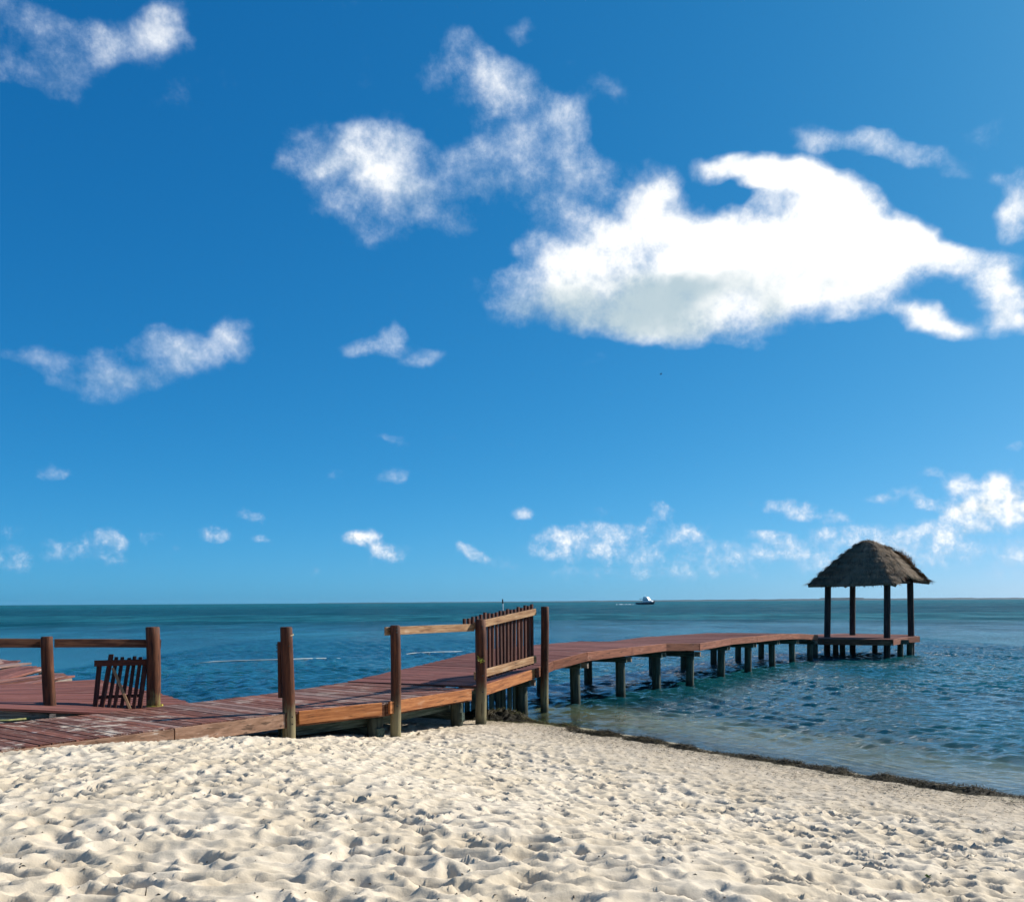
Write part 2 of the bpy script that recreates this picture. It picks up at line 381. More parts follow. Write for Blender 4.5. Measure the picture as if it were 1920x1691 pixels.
M_DECK = wood('deck_boards', (.080, .025, .017), (.215, .084, .052), weather=(.58, .50, .45), wear=.85, grain=(1.6, 30, 30), shift=.34, sandy=True)
M_DECKFAR = wood('pier_boards', (.105, .032, .025), (.23, .088, .066), weather=(.42, .33, .29), wear=.3, grain=(1.6, 30, 30), shift=.2)
M_BROKEN = wood('broken_boards', (.10, .032, .022), (.28, .11, .08), weather=(.55, .47, .40), wear=.6, grain=(1.6, 30, 30), shift=.42)
M_FASCIA = wood('edge_boards', (.28, .092, .029), (.52, .205, .070), weather=(.60, .50, .38), wear=.25, grain=(2, 14, 26), shift=.12)
M_FASCIAFAR = wood('pier_edge_boards', (.165, .055, .030), (.31, .115, .062), weather=(.5, .4, .33), wear=.2, grain=(2, 14, 26), shift=.12)
M_OLD = wood('weathered_boards', (.14, .095, .065), (.40, .32, .25), weather=(.70, .67, .60), wear=.75, grain=(2, 16, 26), shift=.15)
M_FLAKED = wood('flaked_boards', (.16, .085, .05), (.34, .20, .13), weather=(.66, .60, .52), wear=.85, grain=(3, 10, 14), shift=.1)
M_RAIL = wood('worn_rails', (.23, .11, .05), (.46, .28, .145), weather=(.66, .56, .44), wear=.5, grain=(2, 16, 26), shift=.1)
M_RAILDARK = wood('dark_rails', (.06, .022, .012), (.20, .09, .045), weather=(.34, .26, .16), wear=.35, grain=(2, 16, 26), shift=.2)
M_POST = wood('stained_posts', (.035, .010, .006), (.125, .042, .018), weather=(.24, .12, .06), wear=.28, grain=(22, 22, 1.6), zgrad=(.45, .92, (.25, .21, .11)), shift=.15, worldz=True)
M_POSTDECK = wood('stained_deck_posts', (.035, .011, .006), (.15, .055, .024), weather=(.28, .15, .08), wear=.30, grain=(22, 22, 1.6), zgrad=(.06, .26, (.27, .22, .08)), shift=.08)
M_PICKET = wood('picket_stain', (.035, .010, .007), (.115, .036, .020), weather=(.30, .2, .14), wear=.25, grain=(2, 26, 26), shift=.25)
M_PILE = wood('pile_timber', (.026, .034, .025), (.085, .10, .072), weather=(.24, .26, .20), wear=.35, grain=(20, 20, 1.4), shift=.25)
M_BEAM = wood('under_beams', (.032, .052, .040), (.10, .135, .105), weather=(.33, .37, .33), wear=.3, grain=(2, 20, 26), shift=.2)
M_GPOST = wood('shelter_posts', (.018, .016, .016), (.055, .048, .046), weather=(.12, .10, .09), wear=.25, grain=(20, 20, 1.4), shift=.1)
M_ROPE_Y = plain('yellow_rope', (.55, .45, .06), .7, var=.35, scale=30)
M_WHITE = plain('white_paint', (.80, .80, .78), .35, var=.04)
M_DARKGLASS = plain('dark_glass', (.02, .025, .03), .15, var=.1)
M_HULL = plain('navy_hull', (.03, .05, .09), .3, var=.1)
M_FOAM = plain('sea_foam', (.85, .88, .88), .8, var=.05)
M_METAL = plain('grey_metal', (.35, .36, .37), .45, metal=.6)
M_BOLT = plain('dark_iron', (.035, .03, .028), .6, metal=.3)

# ------------------------------------------------------------------ numeric noise for the terrain
def _hash(i, j, s):
    h = (i.astype(np.int64) * 374761393 + j.astype(np.int64) * 668265263 + s * 1442695041) & 0xFFFFFFFF
    h = ((h ^ (h >> 13)) * 1274126177) & 0xFFFFFFFF
    h = (h ^ (h >> 16)) & 0xFFFFFFFF
    h = ((h * 2246822519) & 0xFFFFFFFF) ^ (h >> 15)
    return (h & 0xFFFFFF) / float(0xFFFFFF)
def vnoise(x, y, s=0):
    i = np.floor(x); j = np.floor(y); a = x - i; b = y - j
    a = a * a * (3 - 2 * a); b = b * b * (3 - 2 * b)
    i = i.astype(np.int64); j = j.astype(np.int64)
    return (_hash(i, j, s) * (1 - a) + _hash(i + 1, j, s) * a) * (1 - b) + (_hash(i, j + 1, s) * (1 - a) + _hash(i + 1, j + 1, s) * a) * b
def fbm(x, y, s=0, o=4, g=.5):
    v = 0; a = 1; t = 0
    for q in range(o): v = v + a * vnoise(x * 2 ** q + 17.3 * q, y * 2 ** q - 9.1 * q, s + q); t += a; a *= g
    return v / t
def bowls(x, y, cell, s):
    """trampled sand: a shallow bowl per cell with sharp rims between them"""
    x = x / cell; y = y / cell
    i0 = np.floor(x).astype(np.int64); j0 = np.floor(y).astype(np.int64)
    best = np.full(x.shape, 9.0); sec = np.full(x.shape, 9.0); amp = np.ones(x.shape)
    for di in (-1, 0, 1):
        for dj in (-1, 0, 1):
            i = i0 + di; j = j0 + dj
            cx = i + .1 + .8 * _hash(i, j, s); cy = j + .1 + .8 * _hash(i, j, s + 5)
            st = .75 + .7 * _hash(i, j, s + 9); an = 6.28 * _hash(i, j, s + 13)
            dx = x - cx; dy = y - cy
            u = dx * np.cos(an) + dy * np.sin(an); w_ = -dx * np.sin(an) + dy * np.cos(an)
            d = np.sqrt((u / st) ** 2 + (w_ * st) ** 2)
            m = d < best
            sec = np.where(m, best, np.minimum(sec, d)); best = np.where(m, d, best); amp = np.where(m, .35 + .9 * _hash(i, j, s + 21), amp)
    q = 2 * best / (best + sec + 1e-6)
    return -amp * (1 - q ** 1.7)

SHORE = np.array([(-60, -20), (-20, 9), (-12, 15), (-6, 19), (-3, 20.2), (-.5, 19.8), (.6, 18.9), (1.6, 17.3), (2.4, 16.1), (3.1, 15.2), (3.8, 14.5), (4.3, 13.5),
                  (4.8, 12.8), (5.3, 12.4), (5.75, 11.9), (6.3, 11.4), (9, 8.5), (14, 3), (45, -30)], float)
def shore_dist(x, y):
    """metres inland (positive) or out to sea (negative) of the water's edge"""
    best = np.full(x.shape, 1e9); sg = np.ones(x.shape)
    for a, b in zip(SHORE[:-1], SHORE[1:]):
        dx, dy = b - a; L2 = dx * dx + dy * dy
        t = np.clip(((x - a[0]) * dx + (y - a[1]) * dy) / L2, 0, 1)
        px = x - a[0] - t * dx; py = y - a[1] - t * dy
        d = np.hypot(px, py)
        m = d < best
        best = np.where(m, d, best); sg = np.where(m, np.where(dx * (y - a[1]) - dy * (x - a[0]) < 0, 1, -1), sg)
    return best * sg
PT = np.array([-3000, -100, -20, -8, -4, -2, -.5, 0, .6, 1.5, 3, 4.2, 5.5, 7.2, 9, 12, 30, 3000.])
PZ = np.array([-9, -5, -2, -.95, -.5, -.24, -.05, 0, .055, .08, .13, .21, .36, .62, .72, .78, 1.2, 3.])
def ground_base(x, y):
    d = shore_dist(x, y) + (fbm(x * .55, y * .55, 3, 3) - .5) * .7
    z = np.interp(d, PT, PZ)
    # sand drifted against the boardwalk
    ax, ay, bx, by = -8.2, 8.4, -4.1, 12.9
    t = np.clip(((x - ax) * (bx - ax) + (y - ay) * (by - ay)) / ((bx - ax) ** 2 + (by - ay) ** 2), 0, 1)
    q = np.hypot(x - ax - t * (bx - ax), y - ay - t * (by - ay))
    z = z + (.16 - .05 * t) * np.exp(-(q / .75) ** 2)
    return z, d
def ground_z(x, y):
    z, d = ground_base(np.array([float(x)]), np.array([float(y)])); return float(z[0])

def axis(lo, hi, step, far):
    """dense coordinates lo..hi, then widening steps out to the far values"""
    out = [lo]
    while out[-1] < hi: out.append(out[-1] + step(out[-1]))
    st = step(lo); a = []; c = lo
    while c > far[0]: st *= 1.45; c -= st; a.append(c)
    st = step(hi); b = []; c = out[-1]
    while c < far[1]: st *= 1.45; c += st; b.append(c)
    return np.array(a[::-1] + out + b)
def grid_quads(nx, ny):
    i = np.arange(nx - 1)[:, None] * ny + np.arange(ny - 1)[None, :]
    i = i.ravel()
    return np.stack([i, i + ny, i + ny + 1, i + 1], 1)

def sand_material():
    m, k, out = material('beach_sand')
    pos = k.add('ShaderNodeNewGeometry').outputs['Position']
    d = k.add('ShaderNodeAttribute', {'attribute_name': 'inland'}).outputs['Fac']
    n1 = k.noise(pos, 1.3, 4, .6); n2 = k.noise(pos, 60, 3, .6); n3 = k.noise(pos, 9, 4, .65)
    c = k.mix(k.ss(n1, .35, .65), (.545, .455, .330), (.61, .525, .405))
    c = k.mix(k.ss(n2, .45, .75, 0, .30), c, (.36, .30, .22))
    # damp, weed-littered strip above the water
    e = k.m('ADD', d, k.m('MULTIPLY', k.m('SUBTRACT', n3, .5), 2.2))
    damp = k.ss(e, .7, 3.4, 1.0, 0.0)
    c = k.mix(k.m('MULTIPLY', damp, .62), c, (.40, .32, .225))
    lit = k.m('MULTIPLY', k.ss(k.noise(k.vm('MULTIPLY', pos, (1.0, 1.0, 1.0)), 16, 5, .7), .52, .66), k.ss(e, .9, 4.0, .95, 0.0))
    c = k.mix(lit, c, (.085, .058, .034))
    wet = k.m('MULTIPLY', k.ss(k.m('ADD', d, k.m('MULTIPLY', k.m('SUBTRACT', n1, .5), .8)), .0, 1.0, 1.0, 0.0), k.ss(d, -.6, -.1, .25, 1.0))
    c = k.mix(k.m('MULTIPLY', wet, .72), c, (.27, .235, .145))
    x, y, z = k.sep(pos)
    # green algae on the bottom under the landward end of the pier
    q = k.vm('LENGTH', k.vm('MULTIPLY', k.vm('SUBTRACT', pos, (1.2, 19.6, 0)), (.34, .42, 0)))
    alg = k.m('MULTIPLY', k.ss(k.m('ADD', q, k.m('MULTIPLY', k.m('SUBTRACT', n3, .5), 1.2)), .35, 1.1, 1.0, 0.0), k.ss(d, -.1, .5, 1.0, 0.0))
    c = k.mix(k.m('MULTIPLY', alg, .9), c, (.17, .19, .025))
    b = k.add('ShaderNodeBump', Strength=.35, Distance=.012)
    k.put(b.inputs['Height'], k.m('ADD', k.noise(pos, 34, 4, .65), k.m('MULTIPLY', k.noise(pos, 140, 2, .6), .35)))
    s = k.add('ShaderNodeBsdfPrincipled'); k.put(s.inputs['Base Color'], c); k.put(s.inputs['Normal'], b.outputs[0])
    k.put(s.inputs['Roughness'], k.m('SUBTRACT', .95, k.m('MULTIPLY', wet, .4))); s.inputs['Specular IOR Level'].default_value = .2
    k.put(out.inputs[0], s.outputs[0])
    return m
def build_ground():
    X = axis(-9.5, 8.5, lambda v: .020, (-2500, 2500)); Y = axis(3.9, 20.5, lambda v: .0026 * v + .010, (-2500, 260))
    gx, gy = np.meshgrid(X, Y, indexing='ij')
    z, d = ground_base(gx, gy)
    dense = ((gx > -9.6) & (gx < 8.6) & (gy > 3.8) & (gy < 20.7)).astype(float)
    wx = gx + (fbm(gx * 2.2, gy * 2.2, 40, 3) - .5) * .22; wy = gy + (fbm(gx * 2.2, gy * 2.2, 50, 3) - .5) * .22
    dry = np.clip((d - .5) / 3.6, 0, 1); dry = dry * dry * (3 - 2 * dry)
    nf = np.clip((gy - 5.2) / 3.2, 0, 1)                # footprints are larger on the upper beach
    rel = (1 - nf) * bowls(wx * .72 + wy * .10, wy * 1.12, .30, 1) * .140 + (.35 + .65 * nf) * bowls(wx * .74 + 3.1, wy * 1.15, .195, 77) * .106 + bowls(wx + 7.7, wy * 1.2, .10, 55) * .012
    big = (fbm(gx * .8, gy * .8, 60, 4) - .5) * .10
    mod = .75 + .55 * np.clip(fbm(gx * .45 + 4, gy * .45, 71, 3) * 1.6 - .3, 0, 1)
    small = (fbm(gx * 9, gy * 9, 81, 3) - .5) * .022 + bowls(gx * 1.0, gy * 1.2, .13, 31) * .014
    z = z + dense * ((rel * mod + big * .6) * dry + small * np.clip(d / .8, 0, 1) * (1 - .55 * dry))
    # a broken lump of crusted sand and a scuffed hollow
    for (cx, cy, r, h) in ((-1.66, 6.95, .19, .045), (-.44, 7.2, .22, .025)):
        q = np.hypot((gx - cx) / r, (gy - cy) / (r * 1.1)); ang = np.arctan2(gy - cy, gx - cx)
        ridge = np.exp(-((q - .85) / .28) ** 2) * np.clip(np.cos(ang - 2.5) * .9 + .35, 0, 1)
        z = z + dense * h * (ridge * (.6 + .9 * fbm(gx * 28, gy * 28, 91, 3)) - .35 * np.exp(-(q / .6) ** 2))
    # hand-width hollows where posts stand
    v = np.stack([gx, gy, z], -1).reshape(-1, 3)
    o = np_mesh('beach', v, grid_quads(len(X), len(Y)), sand_material(), attrs={'inland': d})
    link(o); tag(o, 'pale trampled sand beach running down to the water', 'beach', kind='structure')
    return o
build_ground()

# ------------------------------------------------------------------ sea
def water_material():
    m, k, out = material('sea_water')
    geo = k.add('ShaderNodeNewGeometry'); pos = geo.outputs['Position']
    dep = k.add('ShaderNodeAttribute', {'attribute_name': 'depth'}).outputs['Fac']
    x, y, z = k.sep(pos)
    dist = k.vm('LENGTH', k.comb(x, y, 0.0))
    # ripples below the size of the mesh
    b1 = k.noise(k.vm('MULTIPLY', pos, (1.0, 1.7, 0)), 3.6, 4, .62, .3)
    b2 = k.noise(k.vm('MULTIPLY', pos, (.55, 1.0, 0)), .42, 5, .6)
    far = k.ss(dist, 38, 130)
    hgt = k.m('ADD', k.m('MULTIPLY', b1, k.ss(dist, 20, 70, .042, .10)), k.m('MULTIPLY', b2, k.ss(dist, 35, 90, .03, .22)))
    bp = k.add('ShaderNodeBump', Strength=1.0, Distance=1.0); k.put(bp.inputs['Height'], hgt)
    nrm = bp.outputs[0]
    # colour of the water over sand bars and sea grass
    wob = k.m('MULTIPLY', k.m('SUBTRACT', k.noise(k.vm('MULTIPLY', pos, (.004, .012, 0)), 1.0, 3, .5), .5), 50.0)
    yb = k.m('ADD', k.m('ADD', y, wob), k.m('MULTIPLY', x, .12))
    bar_ = k.m('MULTIPLY', k.ss(yb, 118, 150), k.ss(yb, 165, 190, 1.0, 0.0))
    grass = k.m('MULTIPLY', k.ss(yb, 175, 215), k.ss(yb, 290, 420, 1.0, 0.0))
    deep = k.mix(k.ss(k.noise(k.vm('MULTIPLY', pos, (.010, .05, 0)), 1.0, 4, .55), .40, .62), (.004, .064, .084), (.008, .098, .112))
    deep = k.mix(k.m('MULTIPLY', bar_, .42), deep, (.025, .17, .19))
    deep = k.mix(k.m('MULTIPLY', grass, .30), deep, (.002, .035, .052))
    deep = k.mix(k.ss(y, 220, 1000, 0, .75), deep, (.006, .135, .155))
    tex = k.noise(k.vm('MULTIPLY', pos, (1.0, .45, 0)), .11, 7, .78)
    deep = k.mix(k.m('MULTIPLY', k.ss(tex, .44, .58, 1.0, 0.0), k.ss(dist, 25, 80, .25, .75)), deep, (.001, .035, .055))  # dark strokes: shade of far wave faces mixed into the water colour
    shal = k.mix(k.ss(k.noise(pos, .6, 4, .6), .35, .7), (.27, .34, .19), (.42, .46, .27))
    body = k.mix(k.ss(k.m('ADD', dep, k.m('MULTIPLY', k.m('SUBTRACT', k.noise(pos, .35, 4, .6), .5), .25)), .08, .46), shal, deep)
    df = k.add('ShaderNodeBsdfDiffuse'); k.put(df.inputs['Color'], body)
    tr = k.add('ShaderNodeBsdfTransparent'); k.put(tr.inputs['Color'], (.86, .95, .92))
    op = k.m('SUBTRACT', 1.0, k.m('POWER', 2.718, k.m('MULTIPLY', k.m('MAXIMUM', dep, 0.0), -2.1)))
    low = k.add('ShaderNodeMixShader'); k.put(low.inputs[0], op); k.put(low.inputs[1], tr.outputs[0]); k.put(low.inputs[2], df.outputs[0])
    fr = k.add('ShaderNodeFresnel', IOR=1.33); k.put(fr.inputs['Normal'], nrm)
    # far out the ripples are smaller than a pixel: their mean slope shows as roughness and a weaker mirror
    streak = tex
    cap = k.m('MULTIPLY_ADD', far, -.86, 1.0)
    refl = k.m('MULTIPLY', k.m('MINIMUM', fr.outputs[0], cap), k.m('MULTIPLY_ADD', far, k.m('MULTIPLY', k.m('SUBTRACT', streak, .5), 4.5), 1.0))
    gl = k.add('ShaderNodeBsdfGlossy'); k.put(gl.inputs['Roughness'], k.m('MULTIPLY_ADD', far, .06, .11)); k.put(gl.inputs['Normal'], nrm); k.put(gl.inputs['Color'], (.95, .97, 1.0))
    top = k.add('ShaderNodeMixShader'); k.put(top.inputs[0], refl); k.put(top.inputs[1], low.outputs[0]); k.put(top.inputs[2], gl.outputs[0])
    k.put(out.inputs[0], top.outputs[0])
    return m
def build_sea():
    X = axis(-16, 25, lambda v: .062, (-9000, 9000)); Y = axis(8.5, 64, lambda v: .0036 * v + .006, (-60, 9000))
    gx, gy = np.meshgrid(X, Y, indexing='ij')
    d = shore_dist(gx, gy)
    ground, _ = ground_base(gx, gy)
    sp = np.maximum(np.gradient(X)[:, None] * np.ones_like(gx), np.gradient(Y)[None, :] * np.ones_like(gx))
    z = np.zeros_like(gx)
    r = np.random.default_rng(5)
    wind = math.atan2(-.86, -.5)                      # waves run in from the right and ahead
    wx = gx + (fbm(gx * .25, gy * .25, 7, 2) - .5) * 1.6; wy = gy + (fbm(gx * .25, gy * .25, 8, 2) - .5) * 1.6
    for q in range(46):
        lam = .19 * 4.6 ** (r.random() ** 1.2)
        th = wind + r.normal(0, .6)
        a = .0082 * lam ** .95 * (.5 + r.random())
        ph = (wx * math.cos(th) + wy * math.sin(th)) * 2 * math.pi / lam + r.random() * 6.28
        fade = np.clip((lam / sp - 2.0) / 2.5, 0, 1)
        w_ = np.sin(ph); w_ = w_ + .25 * np.cos(2 * ph)
        z += a * fade * w_
    gust = .45 + .95 * fbm(gx * .09, gy * .16, 21, 3)
    z *= (1 + .7 * np.clip((gy - 18) / 20, 0, 1)) * gust * np.clip((-d + .15) / 2.5, .10, 1)
    z += .004
    v = np.stack([gx, gy, z], -1).reshape(-1, 3)
    q = grid_quads(len(X), len(Y))
    # leave out what lies well inland
    dd = d.ravel(); keep = dd[q].min(1) < 2.5
    q = q[keep]
    used = np.zeros(len(v), bool); used[q.ravel()] = True
    remap = np.cumsum(used) - 1
    depth = np.maximum(0, z - ground).ravel()
    o = np_mesh('sea', v[used], remap[q], water_material(), attrs={'depth': depth[used]})
    link(o); tag(o, 'rippled blue green sea reaching to the horizon', 'sea', kind='structure')
build_sea()

# ------------------------------------------------------------------ decks
plank_cache = {}
def plank_mesh(mat, L, w, th, var):
    key = (mat.name, L, w, th, var)
    if key not in plank_cache:
        rr = random.Random(var * 31 + 5)
        v, f = bar_data(w, th, L, .005)
        v = [(a + (rr.uniform(-.012, .012)), b + rr.uniform(-.002, .002), c + rr.uniform(-.0025, .0015)) for a, b, c in v]
        me = bpy.data.meshes.new('plank'); me.from_pydata(v, [], f); me.update(); me.materials.append(mat)
        plank_cache[key] = me
    return plank_cache[key]
def lay(parent, p0, p1, w, th, mat, up, rr, Lnom, jit=.004, name='plank'):
    """one board lying from p0 to p1"""
    M, L = frame_of(p0, p1, up)
    wn = .145
    o = bpy.data.objects.new(name, plank_mesh(mat, Lnom, wn, th, rr.randrange(6)))
    link(o, parent)
    loc = p0 - Vector(parent.location) + up * rr.uniform(-jit, jit)
    rot = Matrix.Rotation(rr.uniform(-.004, .004), 4, 'Z')
    o.matrix_basis = Matrix.Translation(loc) @ M @ rot @ Matrix.Diagonal((L / Lnom, w / wn, 1, 1))
    return o
def deck_strip(parent, near, far, mat, rr, w=.145, gap=.012, th=.036, over=.02):
    """boards across a walkway whose two edges are the polylines near and far (same number of points)"""
    for (n0, n1, f0, f1) in zip(near[:-1], near[1:], far[:-1], far[1:]):
        L = ((n1 - n0).length + (f1 - f0).length) / 2
        cnt = max(1, round(L / (w + gap)))
        bw = min((n1 - n0).length, (f1 - f0).length) / cnt
        bw = max(.7 * w, L / cnt - gap) if bw > .6 * w else bw
        for i in range(cnt):
            t = (i + .5) / cnt
            a = n0.lerp(n1, t); b = f0.lerp(f1, t)
            u = (b - a).normalized(); e = rr.uniform(-.012, .018)
            al = (n1 - n0).lerp(f1 - f0, .5); up = u.cross(al); up = -up if up.z < 0 else up
            lay(parent, a - u * (over + e), b + u * (over + rr.uniform(-.015, .03)), bw, th, mat, up.normalized(), rr, 2.6)
def side(near, width):
    """far edge: the near edge moved left by width"""
    out = []
    for i, p in enumerate(near):
        d = Vector((0, 0, 0))
        if i > 0: d += (near[i] - near[i - 1]).normalized()
        if i < len(near) - 1: d += (near[i + 1] - near[i]).normalized()
        d.z = 0; d.normalize(); n = Vector((-d.y, d.x, 0))
        w_ = width[i] if hasattr(width, '__len__') else width
        out.append(p + n * w_)
    return out
def edge_board(parent, p0, p1, mat, h=.20, th=.045, out=Vector((0, 0, 0)), name='edge_board', drop=.0):
    d = (p1 - p0).normalized()
    return bar(name, p0 + out - Vector((0, 0, drop)), p1 + out - Vector((0, 0, drop)), th, h, mat, parent, ch=.004)
def outward(p0, p1):
    d = (p1 - p0); d.z = 0; d.normalize(); return Vector((d.y, -d.x, 0))

rr = random.Random(3)
# --- beach end: boardwalk rising from the sand
def W(x, y, z): return Vector((x, y, z))
w_near = [W(-7.9, 8.55, .70), W(-5.86, 10.95, .70), W(-3.30, 14.5, .715), P(722, 1316, 15.55), P(885, 1290.5, 17.65), P(900, 1286, 18.0)]
bw = empty('boardwalk', W(-3.3, 15.2, .0), label='sloping reddish plank boardwalk half buried in the sand, before the picket railing', cat='boardwalk')
nb = [w_near[0], w_near[1], w_near[2], w_near[3], w_near[4]]
fb_ = side(nb, [2.3, 2.4, 2.45, 2.8, 3.0])
deck_strip(bw, nb, fb_, M_DECK, rr)
for i in range(1, 4):
    o_ = outward(nb[i], nb[i + 1]) * .024
    a, b = nb[i].copy(), nb[i + 1].copy(); d_ = (b - a).normalized()
    if i == 1:
        m_ = a.lerp(b, .52)
        edge_board(bw, m_, b - d_ * .22, M_FLAKED, .21, .05, o_, drop=.012)['label'] = 'bleached edge board half buried by sand'
        edge_board(bw, b - d_ * .20, b - d_ * .10, M_RAILDARK, .24, .05, o_ * 1.4, 'end_block', drop=-.01)
        edge_board(bw, a - d_ * 1.5, m_ - d_ * .02, M_FLAKED, .2, .05, o_, drop=.02)
    else:
        edge_board(bw, a + d_ * .06, b - d_ * .10, M_FASCIA, .20, .045, o_, drop=-.004)
        edge_board(bw, a + d_ * .02, b - d_ * .02, M_RAILDARK, .19, .04, o_ - outward(a, b) * .05, 'rim_joist', drop=.04)
for i in range(0, 4):
    o_ = -outward(fb_[i], fb_[i + 1]) * .024
    edge_board(bw, fb_[i], fb_[i + 1], M_FASCIAFAR, .2, .045, o_, drop=.038)
for i in range(1, 4):                      # long beams under the boards
    for q in (.16, .5, .84):
        a = nb[i].lerp(fb_[i], q); b = nb[i + 1].lerp(fb_[i + 1], q)
        bar('stringer', a - W(0, 0, .045), b - W(0, 0, .045), .09, .20, M_BEAM, bw)
        if q < .2 and i > 1: bar('lower_beam', a - W(0, 0, .27), b - W(0, 0, .25), .10, .16, M_BEAM, bw)
def pile(parent, p, top, r, seed, mat=None, base=None):
    b = ground_z(p.x, p.y) - .25 if base is None else base
    return log('pile', W(p.x, p.y, b), W(p.x + rr.uniform(-.015, .015), p.y, top), r * 1.04, r * .97, mat or M_PILE, parent, n=12, seed=seed)
for i, (t, j) in enumerate(((.97, 2), (.93, 3), (.0, 3))):
    a = nb[j].lerp(nb[j + 1] if j + 1 < len(nb) else nb[j], t); b = fb_[j].lerp(fb_[j + 1] if j + 1 < len(nb) else fb_[j], t)
    for q in (.085, .9):
        c = a.lerp(b, q); pile(bw, c, c.z - .25, .115, 60 + i * 2 + int(q > .5))
    bar('cross_beam', a.lerp(b, .03) - W(0, 0, .43), a.lerp(b, .95) - W(0, 0, .43), .09, .14, M_BEAM, bw)

# --- pier
p_near = [P(900, 1286, 18.0), P(1000, 1254, 20.2), P(1034, 1239.5, 20.75), P(1097, 1223, 21.6), P(1181, 1213.5, 23.5), P(1246, 1206.4, 25.5), P(1309, 1206.4, 26.4), P(1368, 1196.5, 29.3),
          P(1417, 1192.6, 31.3), P(1461, 1188.6, 33.8), P(1497, 1188, 35.8), P(1531, 1190.3, 37.4)]
PLAT_Z = .80
plat = [P(1672, 1198.5, 37.5), P(1699, 1193.0, 39.7), P(1722, 1192.0, 40.4), W(17.5, 42.6, PLAT_Z), W(15.4, 44.6, PLAT_Z), W(12.6, 42.6, PLAT_Z), W(11.6, 40.0, PLAT_Z), P(1545, 1191.6, 38.4)]
plat = [W(p.x, p.y, PLAT_Z) for p in plat]
pr = empty('pier', W(5, 27, 0), label='long crooked timber pier on round piles leading out to the thatched shelter', cat='pier')
pf = side(p_near, [2.9, 2.9, 2.85, 2.8, 2.8, 2.8, 2.8, 2.8, 2.75, 2.7, 2.6, 2.5])
pf[0] = fb_[-1].copy(); pf[0].z = p_near[0].z
deck_strip(pr, p_near, pf, M_DECKFAR, rr)
for i in range(len(p_near) - 1):
    a, b = p_near[i].copy(), p_near[i + 1].copy(); d_ = (b - a).normalized(); o_ = outward(a, b) * .026
    if i == 0: a = a + d_ * .12; b = b - d_ * .05
    edge_board(pr, a + d_ * .008, b - d_ * .008, M_FASCIA if i == 0 else M_FASCIAFAR, .20, .045, o_, drop=-.006)
    a2, b2 = pf[i], pf[i + 1]
    edge_board(pr, a2, b2, M_FASCIAFAR, .2, .045, -outward(a2, b2) * .026, drop=.038)
    for q in (.15, .5, .85):
        bar('stringer', p_near[i].lerp(pf[i], q) - W(0, 0, .045), p_near[i + 1].lerp(pf[i + 1], q) - W(0, 0, .045), .08, .19, M_BEAM, pr)
for i in range(1, len(p_near)):
    if i == 2: continue
    a, b = p_near[i], pf[i]
    u = (b - a).normalized(); d_ = (p_near[i] - p_near[i - 1]); d_.z = 0; d_.normalize()
    for s_ in (-1, 1):
        bar('cap_beam', a + u * .03 + d_ * s_ * .13 - W(0, 0, .235), b - u * .03 + d_ * s_ * .13 - W(0, 0, .235), .06, .13, M_OLD if s_ > 0 else M_BEAM, pr)
    for q, e in ((.10, 0), (.90, 1)):
        c = a.lerp(b, q); r_ = .118 if i > 1 else .13
        pile(pr, c, a.z - .15, r_, 100 + i * 2 + e, base=-1.2)
# weathered sheet piling below the landward end
sp_ = empty('sheet_piling', W(-.3, 19.6, 0), label='row of bleached upright boards under the ramp behind the seaweed heap', cat='retaining wall')
for i in range(13):
    t = i / 12
    q = W(-1.45 + 1.5 * t, 19.35 + 1.4 * t, 0)
    top = .60 + .22 * t + rr.uniform(-.05, .03)
    bar('board', W(q.x, q.y, -.2), W(q.x + rr.uniform(-.02, .02), q.y, top), .125, .03, M_BEAM, sp_, up=Vector((-.68, .73, 0)))

# ------------------------------------------------------------------ thatched shelter
GC = W(15.1, 40.6, 0); tr = R(2)
ga = Vector((math.sin(tr), -math.cos(tr), 0)); gb = Vector((math.cos(tr), math.sin(tr), 0))
gz = empty('thatched_shelter', W(GC.x, GC.y, 0), label='open shelter with grey thatched roof on four dark posts at the pier head', cat='gazebo')
EAVE = 3.12
for i, v_ in enumerate((ga, gb, -ga, -gb)):
    b_ = GC + v_ * 1.8
    log('post', W(b_.x, b_.y, -1.0), W(b_.x - v_.x * .03, b_.y - v_.y * .03, EAVE + .22), .135, .125, M_GPOST, gz, n=14, seed=200 + i)
corn = [GC + v_ * 1.8 + W(0, 0, EAVE + .05) for v_ in (ga, gb, -ga, -gb)]
for i in range(4):
    bar('ring_beam', corn[i], corn[(i + 1) % 4], .10, .14, M_GPOST, gz)
for i in range(4):
    bar('rafter', corn[i] - (corn[i] - GC).normalized() * -.5 + W(0, 0, -.10), GC + W(0, 0, 4.75), .08, .09, M_GPOST, gz)
# platform: boards clipped to its outline
pd = empty('pier_platform', W(GC.x, GC.y, 0), label='angular plank platform on piles that carries the thatched shelter', cat='platform')
d_ = (plat[0] - plat[-1]); d_.z = 0; d_.normalize(); n_ = Vector((-d_.y, d_.x, 0))
cen = sum(plat, Vector()) / len(plat)
s0 = min((p - cen).dot(n_) for p in plat); s1 = max((p - cen).dot(n_) for p in plat)
s_ = s0 + .08
while s_ < s1 - .03:
    xs = []
    for a, b in zip(plat, plat[1:] + plat[:1]):
        da = (a - cen).dot(n_) - s_; db = (b - cen).dot(n_) - s_
        if da * db < 0: xs.append((a.lerp(b, da / (da - db)) - cen).dot(d_))
    if len(xs) == 2 and abs(xs[1] - xs[0]) > .25:
        a = cen + n_ * s_ + d_ * min(xs); b = cen + n_ * s_ + d_ * max(xs)
        lay(pd, a, b, .145, .036, M_DECKFAR, Vector((0, 0, 1)), rr, 2.6)
    s_ += .157
